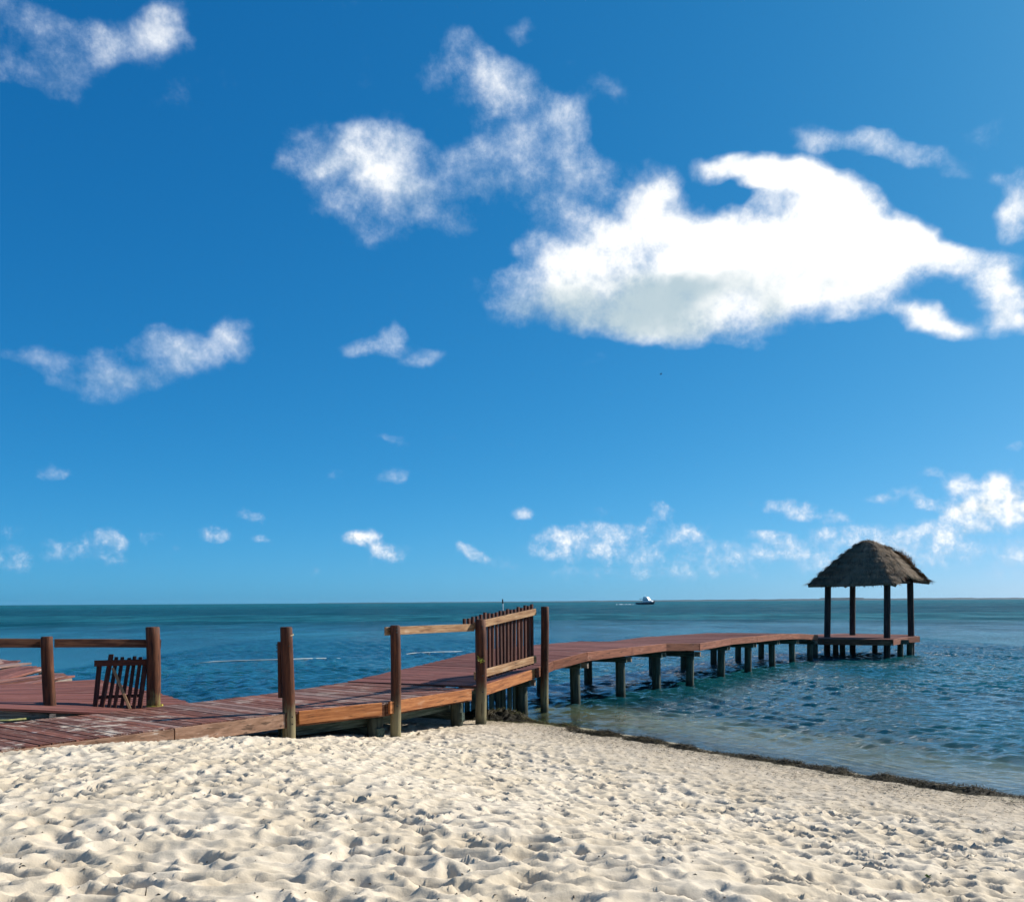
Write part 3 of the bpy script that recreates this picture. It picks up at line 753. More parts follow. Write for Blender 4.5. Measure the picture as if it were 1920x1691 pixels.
for i, (a, b) in enumerate(zip(plat, plat[1:] + plat[:1])):
    u = (b - a).normalized(); o_ = outward(b, a) if (outward(a, b).dot((a + b) / 2 - cen) < 0) else outward(a, b)
    edge_board(pd, a + u * .01, b - u * .01, M_RAILDARK if i in (6, 7) else M_FASCIAFAR, .24, .05, o_ * .028, drop=-.004)  # left faces get darker boards: their shade away from the sun is painted in
for i, (px, D) in enumerate(((1579, 40.2), (1687, 39.2), (1640, 42.5), (1567, 41.5), (1527, 38.9), (1705, 40.6))):
    c = W((px - 960) * D / F, D, 0); pile(pd, c, PLAT_Z - .05, .12, 300 + i, base=-1.2)
for q in (-1.6, 0, 1.6):
    bar('joist', cen + n_ * q - d_ * 2.0 - W(0, 0, .06), cen + n_ * q + d_ * 1.9 - W(0, 0, .06), .09, .18, M_BEAM, pd)

def thatch_material():
    m, k, out = material('thatch')
    tc = k.add('ShaderNodeTexCoord').outputs['Object']
    tone = k.add('ShaderNodeAttribute', {'attribute_name': 'tone'}).outputs['Fac']
    n = k.noise(tc, 3.0, 4, .6); n2 = k.noise(k.vm('MULTIPLY', tc, (9, 9, 2)), 2.0, 3, .6)
    c = k.mix(k.ss(n, .35, .65), (.085, .068, .052), (.24, .19, .135))
    c = k.mix(k.ss(n2, .42, .66, 0, .8), c, (.31, .25, .18))
    c = k.mix(k.m('MULTIPLY', tone, .9), c, (.42, .26, .14))
    s = k.add('ShaderNodeBsdfPrincipled'); k.put(s.inputs['Base Color'], c); s.inputs['Roughness'].default_value = .9; s.inputs['Specular IOR Level'].default_value = .1
    k.put(out.inputs[0], s.outputs[0]); return m
M_THATCH = thatch_material()
RE = 2.62; RZ = EAVE - .02; RH = 1.90
def roof_pt(a, b):
    """roof surface over plan coordinates a (towards ga) and b (towards gb) in diagonal axes"""
    # in the diagonal frame the square is |a|+|b| = RE; short ridge along gb
    bb = (b - .62) / (RE - .62) * RE if b > .62 else (-(b + .10) / (RE - .10) * RE if b < -.10 else 0.0)
    q = min((abs(a) + bb) / (RE * .97), 1.06)
    qq = math.sqrt(q * q + .045) - .10 * (1 - min(1, q))
    h = RH * 1.06 * (1 - max(0.0, qq - .022) ** .86) + .07 * math.sin(min(1, q) * math.pi)
    h -= .30 * max(0, min(b, .62)) / .62 * max(0, 1 - q)
    h += .10 * max(0, b) / RE - .04 * max(0, a) / RE
    if q < 1: h += .055 * (((q + .015 * math.sin(9 * a) + .012 * math.sin(13 * b)) * 4.6) % 1) - .02
    return GC + ga * a + gb * b + W(0, 0, RZ + h)
def build_thatch():
    r = random.Random(21)
    # thick under-layer
    N = 56; v, f = [], []
    rings = 40
    for i in range(rings + 1):
        q = i / rings
        for j in range(N):
            t = j / N * 4; s = int(t); w_ = t - s
            c = ((1, 0), (0, 1), (-1, 0), (0, -1)); A = c[s % 4]; B = c[(s + 1) % 4]
            a = (A[0] * (1 - w_) + B[0] * w_) * RE * q; b = (A[1] * (1 - w_) + B[1] * w_) * RE * q
            v.append(roof_pt(a, b) - W(0, 0, .03))
    n0 = len(v)
    for i in range(rings + 1):
        for j in range(N): v.append(v[i * N + j] - W(0, 0, .16 if i < rings else .13) - (v[i * N + j] - GC - W(0, 0, RZ)) * .01)
    for i in range(rings):
        for j in range(N):
            j2 = (j + 1) % N
            f.append((i * N + j, (i + 1) * N + j, (i + 1) * N + j2, i * N + j2))
            f.append((n0 + i * N + j, n0 + i * N + j2, n0 + (i + 1) * N + j2, n0 + (i + 1) * N + j))
    for j in range(N):
        j2 = (j + 1) % N; f.append((rings * N + j, n0 + rings * N + j, n0 + rings * N + j2, rings * N + j2))
    roof = mesh('roof', v, f, M_THATCH, gz, smooth=True)
    # straw in courses
    vs_, qs, tone = [], [], []
    def straw(p, d, L, w_, tn, sideways):
        i = len(vs_)
        e = p + d * L
        vs_.extend([p - sideways * w_, p + sideways * w_, e + sideways * w_ * .35 - W(0, 0, .0), e - sideways * w_ * .35])
        qs.append((i, i + 1, i + 2, i + 3)); tone.extend([tn] * 4)
    for q in range(15000):
        s = r.random() ** .55
        course = round(s * 9) / 9 * .8 + s * .2
        t = r.random() * 4; sd = int(t); w_ = t - sd
        c = ((1, 0), (0, 1), (-1, 0), (0, -1)); A = c[sd]; B = c[(sd + 1) % 4]
        a = (A[0] * (1 - w_) + B[0] * w_) * RE; b = (A[1] * (1 - w_) + B[1] * w_) * RE
        p = roof_pt(a * course, b * course); p2 = roof_pt(a * (course + .06), b * (course + .06))
        dn = (p2 - p).normalized()
        side_ = dn.cross(Vector((0, 0, 1))).normalized()
        nrm = side_.cross(dn).normalized(); nrm = nrm if nrm.z > 0 else -nrm
        dv = (dn + side_ * r.gauss(0, .16) + nrm * r.gauss(.05, .09)).normalized()
        straw(p + nrm * r.uniform(-.02, .05), dv, r.uniform(.16, .38), r.uniform(.006, .016), max(0, r.gauss(.15, .15)), side_)
    for q in range(1500):                       # ragged fringe under the eaves
        t = r.random() * 4; sd = int(t); w_ = t - sd
        c = ((1, 0), (0, 1), (-1, 0), (0, -1)); A = c[sd]; B = c[(sd + 1) % 4]
        a = (A[0] * (1 - w_) + B[0] * w_) * RE; b = (A[1] * (1 - w_) + B[1] * w_) * RE
        p = roof_pt(a * r.uniform(.94, 1.0), b * .98) - W(0, 0, r.uniform(.0, .12))
        o_ = (p - GC); o_.z = 0; o_.normalize()
        dv = (o_ * r.uniform(.1, .7) + W(0, 0, -1) + Vector((r.gauss(0, .3), r.gauss(0, .3), 0))).normalized()
        straw(p, dv, r.uniform(.04, .12), r.uniform(.005, .012), max(0, r.gauss(.1, .15)), o_.cross(Vector((0, 0, 1))))
    for q in range(1100):                       # loosened reddish tufts along the ridge and the right-hand hip
        b = r.uniform(.1, 1.95) if q < 500 else r.gauss(1.6, .2)
        p = roof_pt(r.gauss(0, .06) - .02, b)
        dv = Vector((r.gauss(.12, .35), r.gauss(-.05, .3), r.uniform(.5, 1))).normalized()
        straw(p - W(0, 0, .03), dv, r.uniform(.08, .16 if q < 500 else .36), r.uniform(.005, .012), r.uniform(.5, 1), Vector((dv.y, -dv.x, 0)).normalized())
    off = np.array(gz.location)
    o = np_mesh('thatch', np.array([tuple(p) for p in vs_]) - off, qs, M_THATCH, smooth=False, attrs={'tone': tone})
    link(o, roof); o['kind'] = 'stuff'
build_thatch()

# ------------------------------------------------------------------ railings, posts, gate
def dir_of(a, b):
    d = (b - a); d.z = 0; return d.normalized()
# picket railing beside the ramp
rl = empty('picket_railing', W(-.6, 18.0, 0), label='brown railing with slim pickets and pale worn rails beside the pier ramp', cat='railing')
b1 = P(741, 1382, 15.75); t1 = P(740, 1172, 15.75)
b2 = P(901, 1355, 17.95); t2 = P(900, 1161, 17.95)
b3 = P(1021, 1342, 20.25); t3 = P(1020.5, 1137, 20.25)
for i, (b_, t_, r_) in enumerate(((b1, t1, .086), (b2, t2, .103), (b3, t3, .085))):
    log('post', b_ - W(0, 0, .3), t_, r_ * 1.02, r_ * .97, M_POST, rl, n=16, seed=400 + i)
def rail(parent, p0, p1, h, th, mat, name='rail', ext0=.12, ext1=.12, off=None):
    d = (p1 - p0).normalized(); o_ = outward(p0, p1) * -(off if off is not None else .115)
    return bar(name, p0 - d * ext0 + o_, p1 + d * ext1 + o_, th, h, mat, parent, ch=.004, bow=.004, seg=3)
rail(rl, P(740, 1175.5, 15.75), P(900, 1169.5, 17.95), .135, .045, M_RAIL, ext0=.10, ext1=-.06)
rail(rl, P(900, 1166.5, 17.95), P(1020.5, 1139, 20.25), .135, .045, M_RAIL, ext0=.02, ext1=-.20)
rail(rl, P(900, 1260, 17.95), P(1020.5, 1227, 20.25), .145, .045, M_RAIL, 'bottom_rail', ext0=.02, ext1=-.20)
pk0 = P(885, 1158, 17.72); pk1 = P(1010, 1134.5, 20.1)
o_ = -outward(b2, b3) * .165
for i in range(19):
    t = i / 18
    top = pk0.lerp(pk1, t) + o_ + W(0, 0, rr.uniform(-.035, .03))
    zb = P(900, 1286, 17.95).lerp(P(1010, 1249, 20.1), t).z + .03
    if i < 3: zb = top.z - .24
    q = rr.uniform(-.012, .012)
    bar('picket', W(top.x + q, top.y, zb), top, .070, .045, M_PICKET, rl, up=-outward(b2, b3), mid=True, ch=.003)
for (px_, py_, D_, r_) in ((740, 1180, 15.75, .086), (740, 1185.5, 15.75, .086), (900, 1174, 17.95, .103), (900, 1179, 17.95, .103), (900, 1266, 17.95, .103), (1020.5, 1146, 20.25, .085), (1020.5, 1234, 20.25, .085), (740, 1322, 15.75, .086), (900, 1296, 17.95, .103)):
    c_ = P(px_ + 2.5, py_, D_) + W(.02, -r_ * .97, 0)
    log('bolt', c_ + W(-.004, .012, 0), c_ - W(-.004, .016, 0), .016, .014, M_BOLT, rl, n=8, seed=int(px_ + py_), dome=.004)
# little plant growing out of the post
def sprig(name, p, n, L, mat, seed, label, cat):
    r = random.Random(seed); o = empty(name, p, label=label, cat=cat)
    v, f = [], []
    for i in range(n):
        a = r.uniform(0, 6.28); d = Vector((math.cos(a) * .8, math.sin(a) * .8, r.uniform(-.2, 1))).normalized()
        s = d.cross(Vector((0, 0, 1))).normalized(); l = L * r.uniform(.5, 1); w_ = l * .22
        base = p + d * l * r.uniform(0, .5) + W(0, 0, r.uniform(-.4, .4) * L)
        k0 = len(v); v += [base, base + d * l * .5 + s * w_ + W(0, 0, .02 * L), base + d * l, base + d * l * .5 - s * w_]
        f.append((k0, k0 + 1, k0 + 2, k0 + 3))
    mesh('leaves', v, f, mat, o)
    v, f = [], []
    for i in range(3):
        a = r.uniform(0, 6.28); e = p + W(math.cos(a) * L * .4, math.sin(a) * L * .4, L * .5); s_ = W(.004, .002, 0); k0 = len(v)
        v += [p - W(0, 0, .5 * L) - s_, p - W(0, 0, .5 * L) + s_, e + s_ * .4, e - s_ * .4]; f.append((k0, k0 + 1, k0 + 2, k0 + 3))
    mesh('stem', v, f, mat, o)
    return o
M_LEAF = plain('yellow_green_leaf', (.33, .36, .05), .6, var=.3)
M_LEAFG = plain('green_leaf', (.06, .13, .012), .5, var=.4, scale=40)
sprig('seedling', P(893.5, 1238, 17.83) - o_ * .5, 12, .10, M_LEAF, 5, 'tiny yellow green seedling sprouting beside the railing post', 'plant')

# lone post
lp = empty('mooring_post', P(539, 1380, 14.4), label='lone round post with a dark board nailed to its side at the sand edge', cat='post')
lb, lt = P(539.5, 1380, 14.4), P(538, 1175, 14.4)
log('post', lb - W(0, 0, .3), lt, .096, .090, M_POST, lp, n=18, seed=410)
bar('side_board', P(524.5, 1308, 14.42), P(523.5, 1203, 14.42), .05, .075, M_PICKET, lp, up=Vector((0, 1, 0)), mid=True)
for y_ in (1209, 1214, 1221):
    bar('bolt', P(521, y_, 14.40), P(517, y_, 14.40), .016, .016, M_BOLT, lp, mid=True, ch=.002)
def ring(name, c, r, th, h, mat, parent, n=20):
    v, f = [], []
    for j in range(n):
        a = j / n * 2 * math.pi
        for (rr_, zz_) in ((r, -h / 2), (r + th, -h / 2), (r + th, h / 2), (r, h / 2)):
            v.append(c + W(math.cos(a) * rr_, math.sin(a) * rr_, zz_ + .01 * math.sin(2 * a)))
    for j in range(n):
        for q in range(4):
            f.append((j * 4 + q, j * 4 + (q + 1) % 4, ((j + 1) % n) * 4 + (q + 1) % 4, ((j + 1) % n) * 4 + q))
    return mesh(name, v, f, mat, parent)
ring('band', P(538.3, 1190, 14.4), .088, .006, .012, plain('pale_twine', (.45, .36, .2), .8), lp)
for (px_, py_) in ((541.5, 1211), (547, 1344), (547, 1357)):
    c = P(px_, py_, 14.31); bar('knot', c, c - W(0, .012, 0), .02, .02, M_BOLT, lp, mid=True, ch=.004)

# railing of the side jetty
lr = empty('side_railing', P(190, 1335, 15.0), label='low dark railing with one long rail and two round posts at the far left', cat='railing')
q1b, q1t = P(93, 1336, 14.6), P(88.5, 1193, 14.6)
q2b, q2t = P(288, 1327, 15.45), P(285.5, 1175, 15.45)
log('post', q1b - W(0, 0, .35), q1t, .092, .084, M_POSTDECK, lr, n=16, seed=420)
log('post', q2b - W(0, 0, .05), q2t, .112, .106, M_POSTDECK, lr, n=18, seed=421)
ra = P(88.5, 1198, 14.6); rb = P(285.5, 1199.5, 15.45)
rail(lr, ra, rb, .130, .05, M_RAILDARK, ext0=-.12, ext1=.16, off=.13)
rail(lr, P(-170, 1197, 13.6), ra, .135, .05, M_RAILDARK, ext0=.1, ext1=.06, off=.12)
ring('rope_band', P(289, 1325, 15.45), .112, .018, .05, M_ROPE_Y, lr)

def tube(name, pts, r, mat, parent=None, n=6):
    """rope or twig along points"""
    pts = [Vector(p) for p in pts]; v, f = [], []
    for i, p in enumerate(pts):
        d = (pts[min(i + 1, len(pts) - 1)] - pts[max(i - 1, 0)]).normalized()
        a = d.cross(Vector((.13, .2, 1))).normalized(); b = d.cross(a)
        rad = r[i] if hasattr(r, '__len__') else r
        for j in range(n):
            t = j / n * 2 * math.pi; v.append(p + a * math.cos(t) * rad + b * math.sin(t) * rad)
    for i in range(len(pts) - 1):
        for j in range(n): f.append((i * n + j, i * n + (j + 1) % n, (i + 1) * n + (j + 1) % n, (i + 1) * n + j))
    f.append(tuple(reversed(range(n)))); f.append(tuple((len(pts) - 1) * n + j for j in range(n)))
    return mesh(name, v, f, mat, parent, smooth=True)
M_ROPE = plain('faded_rope', (.26, .25, .09), .85, var=.3, scale=25)
rope_pts = [P(-25, 1351, 13.5), P(15, 1350.5, 13.65), P(45, 1347.5, 13.85), P(65, 1343.5, 14.1), P(80, 1338, 14.38), P(92, 1336, 14.48), P(102, 1338, 14.55)]
tag(tube('rope', rope_pts, .018, M_ROPE), 'old yellowish rope lying from the side railing post over the boards', 'rope')
twig_pts = [P(104, 1331, 14.8), P(112, 1328, 14.8), P(119, 1325, 14.82), P(124, 1320, 14.84)]
tw = empty('dry_branch', P(112, 1330, 14.8), label='small dry branch lying on the boards beside the side railing post', cat='branch')
M_TWIG = plain('dark_twig', (.055, .04, .025), .8)
tube('stem', twig_pts, (.012, .01, .008, .004), M_TWIG, tw, 5)
for a_, b_ in (((112, 1328), (113, 1321)), ((117, 1326), (115, 1320)), ((108, 1330), (118, 1329))):
    tube('side_shoot', [P(*a_, 14.8), P(*b_, 14.83)], (.007, .003), M_TWIG, tw, 5)

# picket gate leaning on the railing post
gt = empty('picket_gate', P(220, 1333, 15.0), label='dark broken picket gate leaning against the thick railing post', cat='gate')
def GP(px, py):            # the gate's plane leans back and turns slightly
    t = (1336 - py) / 96
    return P(px, py, 14.86 + .30 * (px - 174) / 95 + .28 * t)
tops = [(184.5, 1241), (206.5, 1227), (216, 1232), (227.5, 1232), (240.5, 1233.5), (250.5, 1230.5), (261.5, 1232), (270.5, 1241)]
bots = [(174.5, 1336.5), (186, 1336), (200, 1335), (211, 1333.5), (224, 1332), (236.5, 1330.5), (247.5, 1329), (259, 1328)]
bk = W(0, .035, 0)
for i, (a_, b_) in enumerate(zip(tops, bots)):
    bar('picket', GP(*b_) + bk, GP(*a_) + bk, .075 if i in (0, 1, 7) else .055, .025, M_PICKET, gt, up=Vector((0, -1, 0)), mid=True, ch=.003)
bar('rail', GP(176, 1243.5), GP(275, 1241), .035, .095, M_PICKET, gt, mid=True)
bar('rail', GP(180, 1308) + bk * 2, GP(265, 1304) + bk * 2, .03, .05, M_PICKET, gt, mid=True)
bar('brace', GP(211, 1252), GP(242.5, 1329), .045, .03, M_RAIL, gt, up=Vector((.4, -1, .5)), mid=True)

# ------------------------------------------------------------------ side jetty with collapsed boards
sj = empty('side_jetty', W(-7.5, 16.5, 0), label='broken side jetty with sagging boards and gaps behind the low railing', cat='jetty')
# sound part next to the boardwalk: boards run along the boardwalk's direction
A0 = P(394, 1311.5, 16.5); A1 = P(300, 1301, 17.6); A2 = P(178, 1272.5, 19.4)       # edge over the water
B0 = P(170, 1337, 14.9); B1 = P(-5, 1326, 13.8); B2 = P(-190, 1318, 13.1)
edge_r = [P(300, 1341, 15.0), P(352, 1317, 16.2), P(303, 1301.5, 17.3), P(178, 1273, 19.3)]
edge_l = [P(-190, 1318, 12.9), P(-210, 1312, 13.9), P(-230, 1306, 14.8), P(-260, 1298, 16.0)]
deck_strip(sj, edge_r, edge_l, M_DECKFAR, rr, w=.15, gap=.010, over=.03)
for q in (.12, .45, .8):
    a = edge_r[0].lerp(edge_l[0], q); b = edge_r[3].lerp(edge_l[3], q)
    bar('stringer', a - W(0, 0, .05), b + (b - a).normalized() * 3.8 - W(0, 0, .16), .09, .2, M_OLD, sj)
edge_board(sj, P(-190, 1321, 12.84), P(166, 1338.5, 14.55), M_OLD, .19, .05, W(0, 0, 0))
# collapsed panels farther out, each of a few boards that hang together
panels = [((0, 1295), 17.5, (134, 1267.5), 19.0, (0, 1273), 18.7, (112, 1259), 20.1, 4),
          ((0, 1270.5), 19.0, (75, 1252.5), 20.4, (0, 1262.5), 19.9, (58, 1247.5), 21.0, 2),
          ((0, 1260), 20.4, (57, 1247.5), 21.5, (0, 1245.5), 21.9, (42, 1239.5), 22.8, 3),
          ((0, 1243), 22.4, (14, 1238.5), 23.0, (0, 1233), 23.6, (8, 1234), 24.0, 2)]
for (a, Da, b, Db, c, Dc, e, De, n) in panels:
    fl, fr_, bl, br_ = P(*a, Da), P(*b, Db), P(*c, Dc), P(*e, De)
    fl = fl + (fl - fr_).normalized() * 1.6; bl = bl + (bl - br_).normalized() * 1.6
    for i in range(n):
        t = (i + .5) / n
        p0 = fr_.lerp(br_, t); p1 = fl.lerp(bl, t)
        wdt = ((fr_ - br_).length + (fl - bl).length) / 2 / n - .012
        u = (p1 - p0).normalized(); up = (br_ - fr_).cross(u); up = up if up.z > 0 else -up
        lay(sj, p0 + u * rr.uniform(-.22, .22), p1 + W(0, 0, rr.uniform(-.10, .05)), wdt * rr.uniform(.80, .95), .04, M_BROKEN, up.normalized(), rr, 2.6, jit=.035)
    d_ = (fl - fr_).normalized()
    bar('splintered_joist', fr_ + d_ * .02 - W(0, 0, .035), fl - W(0, 0, .035), .05, .055, M_OLD, sj)
    for q in (.2, .55):
        m0 = fr_.lerp(fl, q) - W(0, 0, .10); m1 = br_.lerp(bl, q) - W(0, 0, .08)
        bar('batten', m0 - (m1 - m0).normalized() * .35, m1, .06, .05, M_OLD, sj)
for i, (px, D) in enumerate(((150, 18.5), (60, 21.0), (-40, 19.0), (250, 17.6), (-120, 16))):
    c = W((px - 960) * D / F, D, 0); pile(sj, c, .70, .11, 500 + i, base=-1.0)

# ------------------------------------------------------------------ seaweed line
def weed_material():
    m, k, out = material('seaweed')
    tc = k.add('ShaderNodeNewGeometry').outputs['Position']
    tone = k.add('ShaderNodeAttribute', {'attribute_name': 'tone'}).outputs['Fac']
    n = k.noise(tc, 5, 4, .6)
    c = k.mix(k.ss(n, .35, .65), (.012, .010, .005), (.042, .032, .014))
    c = k.mix(k.ss(tone, .55, 1.0), c, (.10, .078, .036))
    c = k.mix(k.ss(tone, 1.2, 2.0), c, (.085, .10, .018))
    s = k.add('ShaderNodeBsdfPrincipled'); k.put(s.inputs['Base Color'], c); s.inputs['Roughness'].default_value = .8; s.inputs['Specular IOR Level'].default_value = .15
    k.put(out.inputs[0], s.outputs[0]); return m
M_WEED = weed_material()
WR = [(-1.0, 19.25), (-.55, 19.05), (-.2, 18.95), (.41, 18.35), (1.3, 16.8), (2.07, 15.55), (2.78, 14.75), (3.45, 14.15), (3.93, 13.15), (4.41, 12.45), (4.93, 12.05), (5.37, 11.55), (5.92, 11.15), (7.2, 9.9), (9.0, 8.2), (10.5, 6.6)]
def build_wrack():
    pts = [Vector((a + .12, b + .10, 0)) for a, b in WR]
    L = [0]
    for a, b in zip(pts[:-1], pts[1:]): L.append(L[-1] + (b - a).length)
    def at(s):
        for i in range(len(pts) - 1):
            if s <= L[i + 1] or i == len(pts) - 2:
                t = (s - L[i]) / (L[i + 1] - L[i]); p = pts[i].lerp(pts[i + 1], t); d = (pts[i + 1] - pts[i]).normalized()
                return p, Vector((-d.y, d.x, 0))
    r = random.Random(8)
    NS, NA = 900, 17
    v = []; tone = []
    S = np.linspace(0, L[-1], NS)
    wob = fbm(S * .9, S * 0, 5, 3) - .5
    lump = fbm(S * 2.6, S * 0 + 3, 9, 4)
    for i, s in enumerate(S):
        p, n = at(s)
        first = math.exp(-((s - .8) / .7) ** 2)
        half = .13 + .24 * lump[i] + .24 * first; h = .022 + .13 * max(0, lump[i] - .32) + .12 * first
        p = p + n * wob[i] * .5
        for j in range(NA):
            t = j / (NA - 1) * 2 - 1
            q = p + n * t * half
            v.append([q.x, q.y, 0, t, h])
    V = np.array(v); V[:, 2] = ground_base(V[:, 0], V[:, 1])[0]
    nz = fbm(V[:, 0] * 16, V[:, 1] * 16, 33, 4, .6)
    z = V[:, 2] - .025 + (1 - V[:, 3] ** 2) * V[:, 4] * (.45 + 1.1 * nz)
    verts = np.stack([V[:, 0], V[:, 1], z], 1)
    q = grid_quads(NS, NA)
    tone = np.zeros(len(verts))
    # loose fronds on and around it
    sv, sq, st = [], [], []
    spots = []
    for c in range(30000):
        s = r.uniform(0, L[-1]); i = min(NS - 1, int(s / L[-1] * NS))
        near = r.random() < .66
        t = r.gauss(0, .5) if near else r.gauss(-1.6, 1.4)
        p, n = at(s); half = .13 + .24 * lump[i]
        qx = p + n * (wob[i] * .5 + t * half)
        if t > 1: continue
        spots.append((qx.x, qx.y, s, i, t, near))
    gz_ = ground_base(np.array([q_[0] for q_ in spots]), np.array([q_[1] for q_ in spots]))[0]
    for (x_, y_, s, i, t, near), zg in zip(spots, gz_):
        j = min(NA - 1, max(0, int((t + 1) / 2 * (NA - 1))))
        zb = verts[i * NA + j][2] + .012 if abs(t) < 1 else zg + .012
        a = r.uniform(0, 6.28); el = r.uniform(-.1, .5) if near else r.uniform(-.05, .25)
        d = Vector((math.cos(a) * math.cos(el), math.sin(a) * math.cos(el), math.sin(el))); w_ = Vector((-d.y, d.x, 0)).normalized() * r.uniform(.0025, .006)
        l = r.uniform(.02, .065); b0 = Vector((x_, y_, zb)); k0 = len(sv)
        sv += [b0 - w_, b0 + w_, b0 + d * l + w_ * .5, b0 + d * l - w_ * .5]; sq.append((k0, k0 + 1, k0 + 2, k0 + 3))
        tn = r.random() * .85
        if s < 2.6 and r.random() < .55: tn = r.uniform(1.2, 2.2)
        st += [tn] * 4
    allv = np.concatenate([verts, np.array([tuple(p) for p in sv])]); allq = np.concatenate([q, np.array(sq) + len(verts)])
    o = np_mesh('seaweed', allv, allq, M_WEED, smooth=False, attrs={'tone': np.concatenate([tone, st])})
    link(o); tag(o, 'dark brown line of washed up seaweed along the water edge', 'seaweed', kind='stuff')
build_wrack()

beach = bpy.data.objects['beach']; bpy.context.view_layer.update()
def drop(px, py):
    """point on the modelled sand seen at a photo pixel"""
    o = Vector((0, 0, H)); d = (P(px, py, 10) - o).normalized()
    hit, loc, nr, idx = beach.ray_cast(o, d)
    return loc if hit else P(px, py, 8)
# bits of weed, twig and shell strewn on the sand
def build_litter():
    r = random.Random(14); sv, sf = [], []
    for c in range(150):
        p = drop(r.uniform(0, 1920), 1400 + 290 * r.random() ** .8) - W(0, 0, .028)
        a = r.uniform(0, 6.28); l = r.uniform(.006, .03); d = Vector((math.cos(a), math.sin(a), r.uniform(-.1, .5))); w_ = Vector((-d.y, d.x, 0)).normalized() * r.uniform(.002, .006)
        p = p + W(0, 0, .03); k0 = len(sv)
        sv += [p - w_ - d * l / 2, p + w_ - d * l / 2, p + w_ + d * l / 2, p - w_ + d * l / 2, p + W(0, 0, .006)]
        sf += [(k0, k0 + 1, k0 + 4), (k0 + 1, k0 + 2, k0 + 4), (k0 + 2, k0 + 3, k0 + 4), (k0 + 3, k0, k0 + 4)]
    o = mesh('beach_litter', sv, sf, M_TWIG); tag(o, 'dark specks of weed and twig strewn over the sand', 'litter', kind='stuff')
build_litter()
for (px, py, dx, h, lab) in ((269, 1678, 1, .045, 'short dark twig standing upright in the sand near the bottom edge'), (741, 1521, 6, .018, 'small dark twig on the sand right of the crusted sand lump'),
                             (1612, 1628, 9, .016, 'thin dark twig lying on the sand left of the green leaf clump'), (1600, 1547, 8, .012, 'short twig on the rippled sand below the bend of the seaweed line'),
                             (1737, 1662, 4, .010, 'tiny twig on the sand just below the green leaf clump')):
    p = drop(px, py); D = p.y
    q = p + W(dx * D / F, .01, h)
    tag(tube('twig', [p - W(0, 0, .01), p.lerp(q, .5) + W(.002, 0, .002), q], (.004, .0035, .002), M_TWIG, None, 5), lab, 'twig', 'twigs on the sand')
lc = drop(1736, 1646)
cl = empty('leaf_clump', lc, label='small clump of green leaves lying on the sand at lower right', cat='leaves')
r_ = random.Random(4)
for i in range(9):
    a = r_.uniform(0, 6.28); d = Vector((math.cos(a), math.sin(a), r_.uniform(.2, 1.3))).normalized(); s_ = d.cross(Vector((0, 0, 1))).normalized()
    l = r_.uniform(.025, .042); b = lc + d * .006 + W(0, 0, .004); nrm = s_.cross(d)
    mesh('leaf', [b, b + d * l * .35 + s_ * l * .34 + nrm * .003, b + d * l * .75 + s_ * l * .25, b + d * l, b + d * l * .75 - s_ * l * .25, b + d * l * .35 - s_ * l * .34 + nrm * .003, b + d * l * .5 - nrm * .004],
         [(0, 1, 6), (1, 2, 6), (2, 3, 6), (3, 4, 6), (4, 5, 6), (5, 0, 6)], M_LEAFG, cl)

# ------------------------------------------------------------------ on the water
M_FLOAT = plain('pale_rope', (.48, .52, .52), .7, var=.15, scale=3)
fp = []
for (px, py, sink) in ((360, 1243.5, -.02), (400, 1241.6, .03), (440, 1240.5, .04), (480, 1239.6, .045), (530, 1238.3, .045), (570, 1236, .03), (610, 1234, .0), (690, 1230, -.12), (750, 1227, -.02), (775, 1225.5, .03), (820, 1223.6, .035), (862, 1221.8, .01), (900, 1219.5, -.1)):
    D = H * F / (py - yh(px)); p = P(px, py, D); p.z = sink; fp.append(p)
tag(tube('floating_rope', fp, .024, M_FLOAT, None, 6), 'thin pale rope floating on the sea behind the boardwalk', 'rope')

# channel marker beyond the picket railing
mk = empty('channel_marker', P(942.5, 1180, 84) * 1.0, label='thin white marker pole with dark tip standing in the sea behind the pickets', cat='marker')
mp = P(942.5, 1128, 84); mk.location = W(mp.x, mp.y, 0)
log('pole', W(mp.x, mp.y, -.8), W(mp.x, mp.y, P(942, 1131, 84).z), .05, .045, M_WHITE, mk, n=8, seed=1)
log('top_mark', W(mp.x, mp.y, P(942, 1131.5, 84).z), W(mp.x, mp.y, P(942, 1123, 84).z), .07, .055, M_BOLT, mk, n=8, seed=2)

# motor yacht
BD = 700.0
bx = (1194 - 960) * BD / F
bt = empty('motor_yacht', W(bx + 6.5, BD, 0), label='small white motor yacht with dark hull cruising near the horizon', cat='boat')
def loft(name, sects, mat, parent, smooth=True):
    n = len(sects[0]); v = [W(*p) for s_ in sects for p in s_]; f = []
    for i in range(len(sects) - 1):
        for j in range(n - 1): f.append((i * n + j, i * n + j + 1, (i + 1) * n + j + 1, (i + 1) * n + j))
    f.append(tuple(range(n))); f.append(tuple((len(sects) - 1) * n + j for j in reversed(range(n))))
    for i in range(len(sects) - 1): f.append((i * n, (i + 1) * n, (i + 1) * n + n - 1, i * n + n - 1))
    return mesh(name, v, f, mat, parent, smooth)
def hull_sec(x, w_, top, keel): return [(bx + x, BD - w_, top), (bx + x, BD - w_ * .92, top * .5), (bx + x, BD - w_ * .5, keel * .6), (bx + x, BD, keel), (bx + x, BD + w_ * .5, keel * .6), (bx + x, BD + w_ * .92, top * .5), (bx + x, BD + w_, top)]
loft('hull', [hull_sec(0, 1.7, 1.2, -.4), hull_sec(3, 1.9, 1.25, -.6), hull_sec(7, 1.9, 1.45, -.6), hull_sec(10, 1.4, 1.75, -.4), hull_sec(12.2, .5, 2.05, .4), hull_sec(13, .05, 2.2, 1.6)], M_HULL, bt)
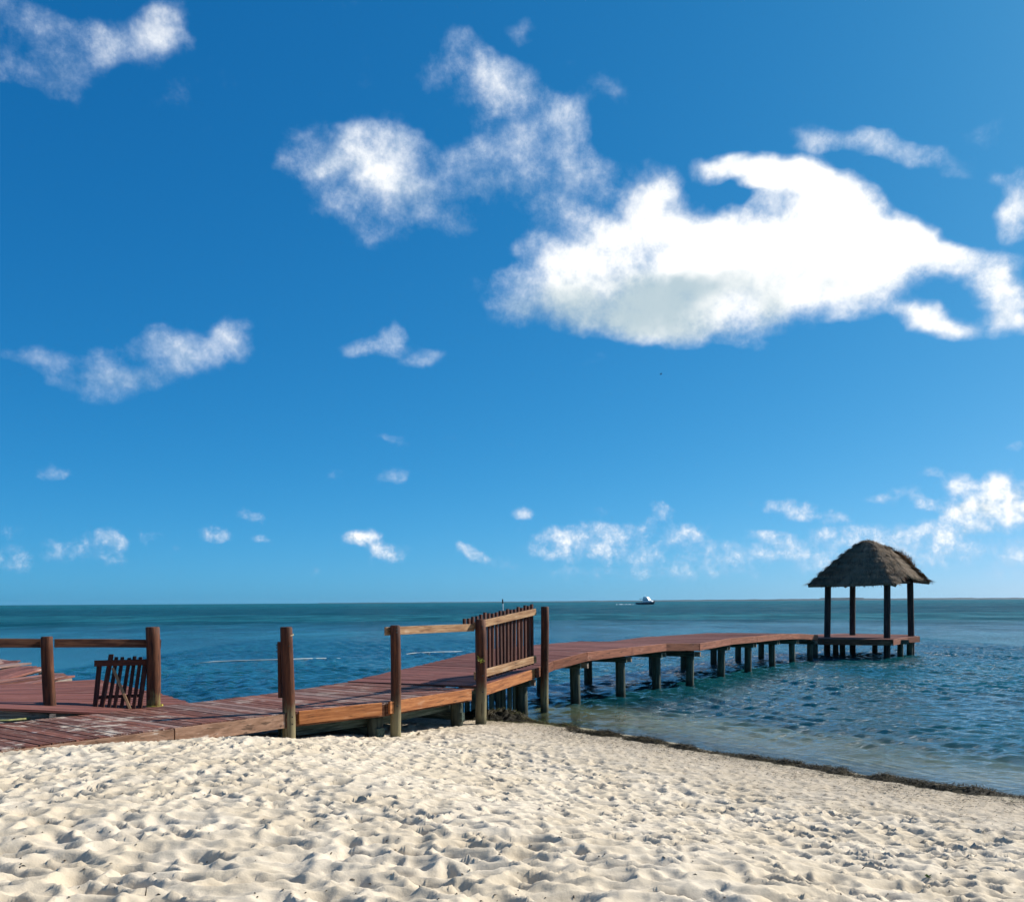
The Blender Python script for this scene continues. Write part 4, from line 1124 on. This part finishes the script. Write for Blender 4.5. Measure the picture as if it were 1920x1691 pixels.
def box_at(name, x0, x1, w_, z0, z1, mat, parent, rake=.0, back=.0):
    v = [W(bx + x0, BD - w_, z0), W(bx + x1, BD - w_, z0), W(bx + x1, BD + w_, z0), W(bx + x0, BD + w_, z0), W(bx + x0 + back, BD - w_ * .9, z1), W(bx + x1 - rake, BD - w_ * .9, z1), W(bx + x1 - rake, BD + w_ * .9, z1), W(bx + x0 + back, BD + w_ * .9, z1)]
    return mesh(name, v, [(0, 3, 2, 1), (4, 5, 6, 7), (0, 1, 5, 4), (1, 2, 6, 5), (2, 3, 7, 6), (3, 0, 4, 7)], mat, parent)
box_at('foredeck', 6.5, 12.4, 1.5, 1.6, 2.6, M_WHITE, bt, 1.6)
box_at('cabin', 5.0, 10.2, 1.6, 1.45, 3.9, M_WHITE, bt, 1.3, .2)
box_at('window', 5.6, 9.0, 1.59, 2.75, 3.15, M_DARKGLASS, bt, .5)
box_at('flybridge', 5.2, 8.6, 1.4, 3.9, 5.0, M_WHITE, bt, .7, .2)
box_at('awning', 2.6, 5.4, 1.4, 3.5, 3.75, M_HULL, bt)
for x_ in (3.4, 5.0): bar('stanchion', W(bx + x_, BD - 1.2, 1.2), W(bx + x_, BD - 1.2, 3.9), .08, .08, M_METAL, bt, up=Vector((0, 1, 0)), mid=True)
bar('mast', W(bx + 6.4, BD, 4.2), W(bx + 6.2, BD, 6.2), .1, .1, M_WHITE, bt, up=Vector((0, 1, 0)), mid=True)
def build_wake():
    r = random.Random(2); v, f = [], []
    for i in range(12):
        x = bx - 15 * r.random() ** 1.2 - .5; y = BD + r.gauss(0, 1.2); w_ = r.uniform(.5, 2.2); k0 = len(v); h = r.uniform(.15, .4)
        v += [W(x - w_, y, 0), W(x, y - .6, .02), W(x + w_, y, 0), W(x, y + .6, .02), W(x, y, h)]
        f += [(k0, k0 + 1, k0 + 4), (k0 + 1, k0 + 2, k0 + 4), (k0 + 2, k0 + 3, k0 + 4), (k0 + 3, k0, k0 + 4)]
    o = mesh('wake_foam', v, f, M_FOAM); tag(o, 'white foam of the wake trailing behind the yacht', 'foam', kind='stuff')
bt.rotation_euler = (0, 0, R(-38)); bt.scale = (1.15, 1.15, 1.1)
build_wake()

# bird
bd = P(1242, 702, 46)
M_BIRD = plain('dark_plumage', (.03, .03, .032), .7)
v = [W(-.10, 0, 0), W(0, -.03, .02), W(.11, 0, .01), W(0, .03, .02), W(0, 0, -.03), W(-.02, -.22, .07), W(.05, -.10, .06), W(-.02, .22, .07), W(.05, .10, .06), W(-.17, 0, .01)]
tag(mesh('bird', [bd + q * .6 for q in v], [(0, 1, 4), (1, 2, 4), (2, 3, 4), (3, 0, 4), (0, 3, 1), (1, 3, 2), (1, 6, 5), (1, 5, 0), (3, 7, 8), (3, 0, 7), (0, 1, 9), (0, 9, 3)], M_BIRD), 'tiny dark bird gliding high over the sea below the big cloud', 'bird')

# far coast
def build_coast():
    X = np.linspace(-1500, 7200, 420); rows = [0, 40, 140, 320, 520]
    D = 7600
    env = np.interp(X, [-1500, -600, 200, 900, 1500, 2600, 4600, 7200], [3.5, 5, 7, 10, 12, 15, 14, 9])
    v, ring_ = [], []
    for i, x in enumerate(X):
        for j, dy in enumerate(rows):
            h = env[i] * (0, .75, 1, .9, 0)[j] * (.55 + .8 * fbm(np.array([x / 90.]), np.array([dy / 60.]), 3, 4)[0])
            if 2560 < x < 2800 and j in (1, 2, 3): h += 9
            v.append((x, D + dy + 200 * math.sin(x / 900), h - (.5 if j in (0, 4) else 0)))
    m = plain('mangrove_green', (.016, .030, .028), .9, var=.4, scale=.02)
    o = np_mesh('far_coast', v, grid_quads(len(X), len(rows)), m, smooth=True); link(o)
    tag(o, 'low wooded coast far off along the horizon', 'coast', kind='structure')
build_coast()

# sea haze
m, k, out = material('sea_air')
pv = k.add('ShaderNodeVolumePrincipled'); pv.inputs['Color'].default_value = (.40, .72, 1.0, 1); pv.inputs['Density'].default_value = 1.8e-5; pv.inputs['Anisotropy'].default_value = .3
k.put(out.inputs['Volume'], pv.outputs[0])
hz = mesh('haze', [W(x, y, z) for z in (-11, 32) for (x, y) in ((-9400, -2600), (9400, -2600), (9400, 9400), (-9400, 9400))],
          [(0, 3, 2, 1), (4, 5, 6, 7), (0, 1, 5, 4), (1, 2, 6, 5), (2, 3, 7, 6), (3, 0, 4, 7)], m)
tag(hz, 'thin sea haze', 'haze', kind='stuff')
